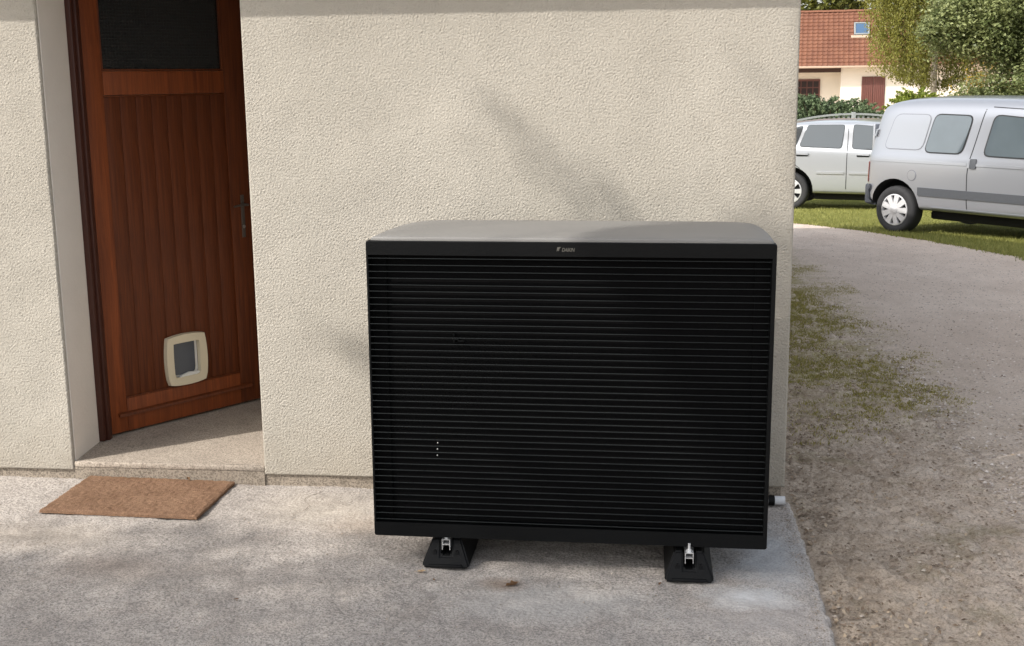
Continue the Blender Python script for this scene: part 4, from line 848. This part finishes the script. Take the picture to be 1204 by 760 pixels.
# skylight on the slope
t0 = .53; s0 = t0*sl_len; sk = empty('skylight', (2.98, -.25+s0*sx_-.09*sz_, EZ-.05+s0*sz_+.09*sx_)); sk.parent = roof2; sk.rotation_euler.x = math.atan2(sz_, sx_)
for a in ((-.36, .36, 0, .08), (-.36, .36, .86, .94), (-.36, -.28, .081, .859), (.28, .36, .081, .859)): boxo('skylight_frame', M_FENCE, sk, a[0], a[1], a[2], a[3], 0, .09, bev=.01)
boxo('skylight_pane', M_GLASSB, sk, -.28, .28, .08, .86, .03, .06); boxo('skylight_apron', M_GUTTER, sk, -.5, .5, -.2, -.01, -.02, .03)

# ================================================================== SHADE TREE behind the camera to the left (its crown shades the patio)
def sunward(p, L_): return np.array(p)+np.array([-SUN_H.x, -SUN_H.y, 0])*L_+np.array([0, 0, math.tan(SUN_EL)*L_])
L0 = 7.5; base = sunward((.1, -1.8, 0), L0)
st_ = tag(empty('shade_tree', (base[0], base[1], 0)), 'tall leafy tree whose crown casts soft shade over the patio', 'tree')
P = []; tn = []; ends = []
for c, rad, k, n_, cr in [((0, 0, base[2]-.35), (3.2, 1.9, 1.5), 660, 60, .3), ((0, -1.5, base[2]-2.2), (3.2, 2.4, 1.8), 140, 60, .45), ((1.9, 2.3, base[2]-.2), (1.8, 1.6, .9), 330, 60, .3), ((.2, -.8, base[2]-3.9), (2.4, 2.2, 1.2), 80, 60, .5)]:
    p, t = clump_points(c, rad, k, n_, cr, hollow=.05)
    hz = p[:, 2]/math.tan(SUN_EL); ex = p[:, 0]+base[0]+SUN_H.x*hz; ey = p[:, 1]+base[1]+SUN_H.y*hz      # where a leaf's shadow lands on the patio
    lim = np.array([(-.52-.06*(a_+.5) if a_ < .8 else -.6+min(2.4, (a_-.8)*3))+.16*noise.noise((a_*1.4, 0, 3))+.08*noise.noise((a_*4, 0, 8)) for a_ in ex]); kp = (ey < lim+rng.normal(size=len(ey))*.06) & ~((ey > -.35) & (ex-ey*SUN_H.x/SUN_H.y < .80))
    P.append(p[kp]); tn.append(t[kp])
    for _ in range(5): ends.append(tuple(np.array(c)+rng.normal(size=3)*np.array(rad)*.4))
# a few thin shoots above the crown: their faint shadows fall on the wall; the last, denser one is added
twigs = NB()
def shoot(pa, pb, n_, w):
    o_ = np.array([base[0], base[1], 0]); a = sunward(pa, L0)-o_; b = sunward(pb, L0)-o_; t = rng.uniform(0, 1, n_)[:, None]
    P.append(a+(b-a)*t+rng.normal(size=(n_, 3))*w); tn.append(rng.uniform(0, 1, n_)); m_ = (a+b)/2+rng.normal(size=3)*.03
    tube(twigs, [tuple(a), tuple(m_), tuple(b), tuple(b+np.array([-.08, -.1, -.9]))], [.005, .007, .007, .007], 5)
shoot((-.36, 0, 1.54), (.20, 0, 1.08), 24, .026); shoot((-.22, 0, 1.30), (.06, 0, 1.10), 7, .022); shoot((-.98, 0, .63), (-.70, 0, .47), 15, .026); shoot((.60, 0, 1.60), (.77, 0, 1.46), 3, .02); shoot((.70, 0, 1.06), (.72, 0, .70), 70, .040)  # last shoot is added, to soften the heat pump's shadow edge on the wall
obj('branch', twigs, M_BARK, st_)
leaf_mesh('crown', np.concatenate(P), .075, M_DARKL, st_, .6, tint=np.concatenate(tn)); obj('trunk', limbs(NB(), (0, 0, -.1), (0, 0, base[2]-1.2), ends[:5]+ends[5:10]+ends[15:20], .2), M_BARK, st_, sm=60)
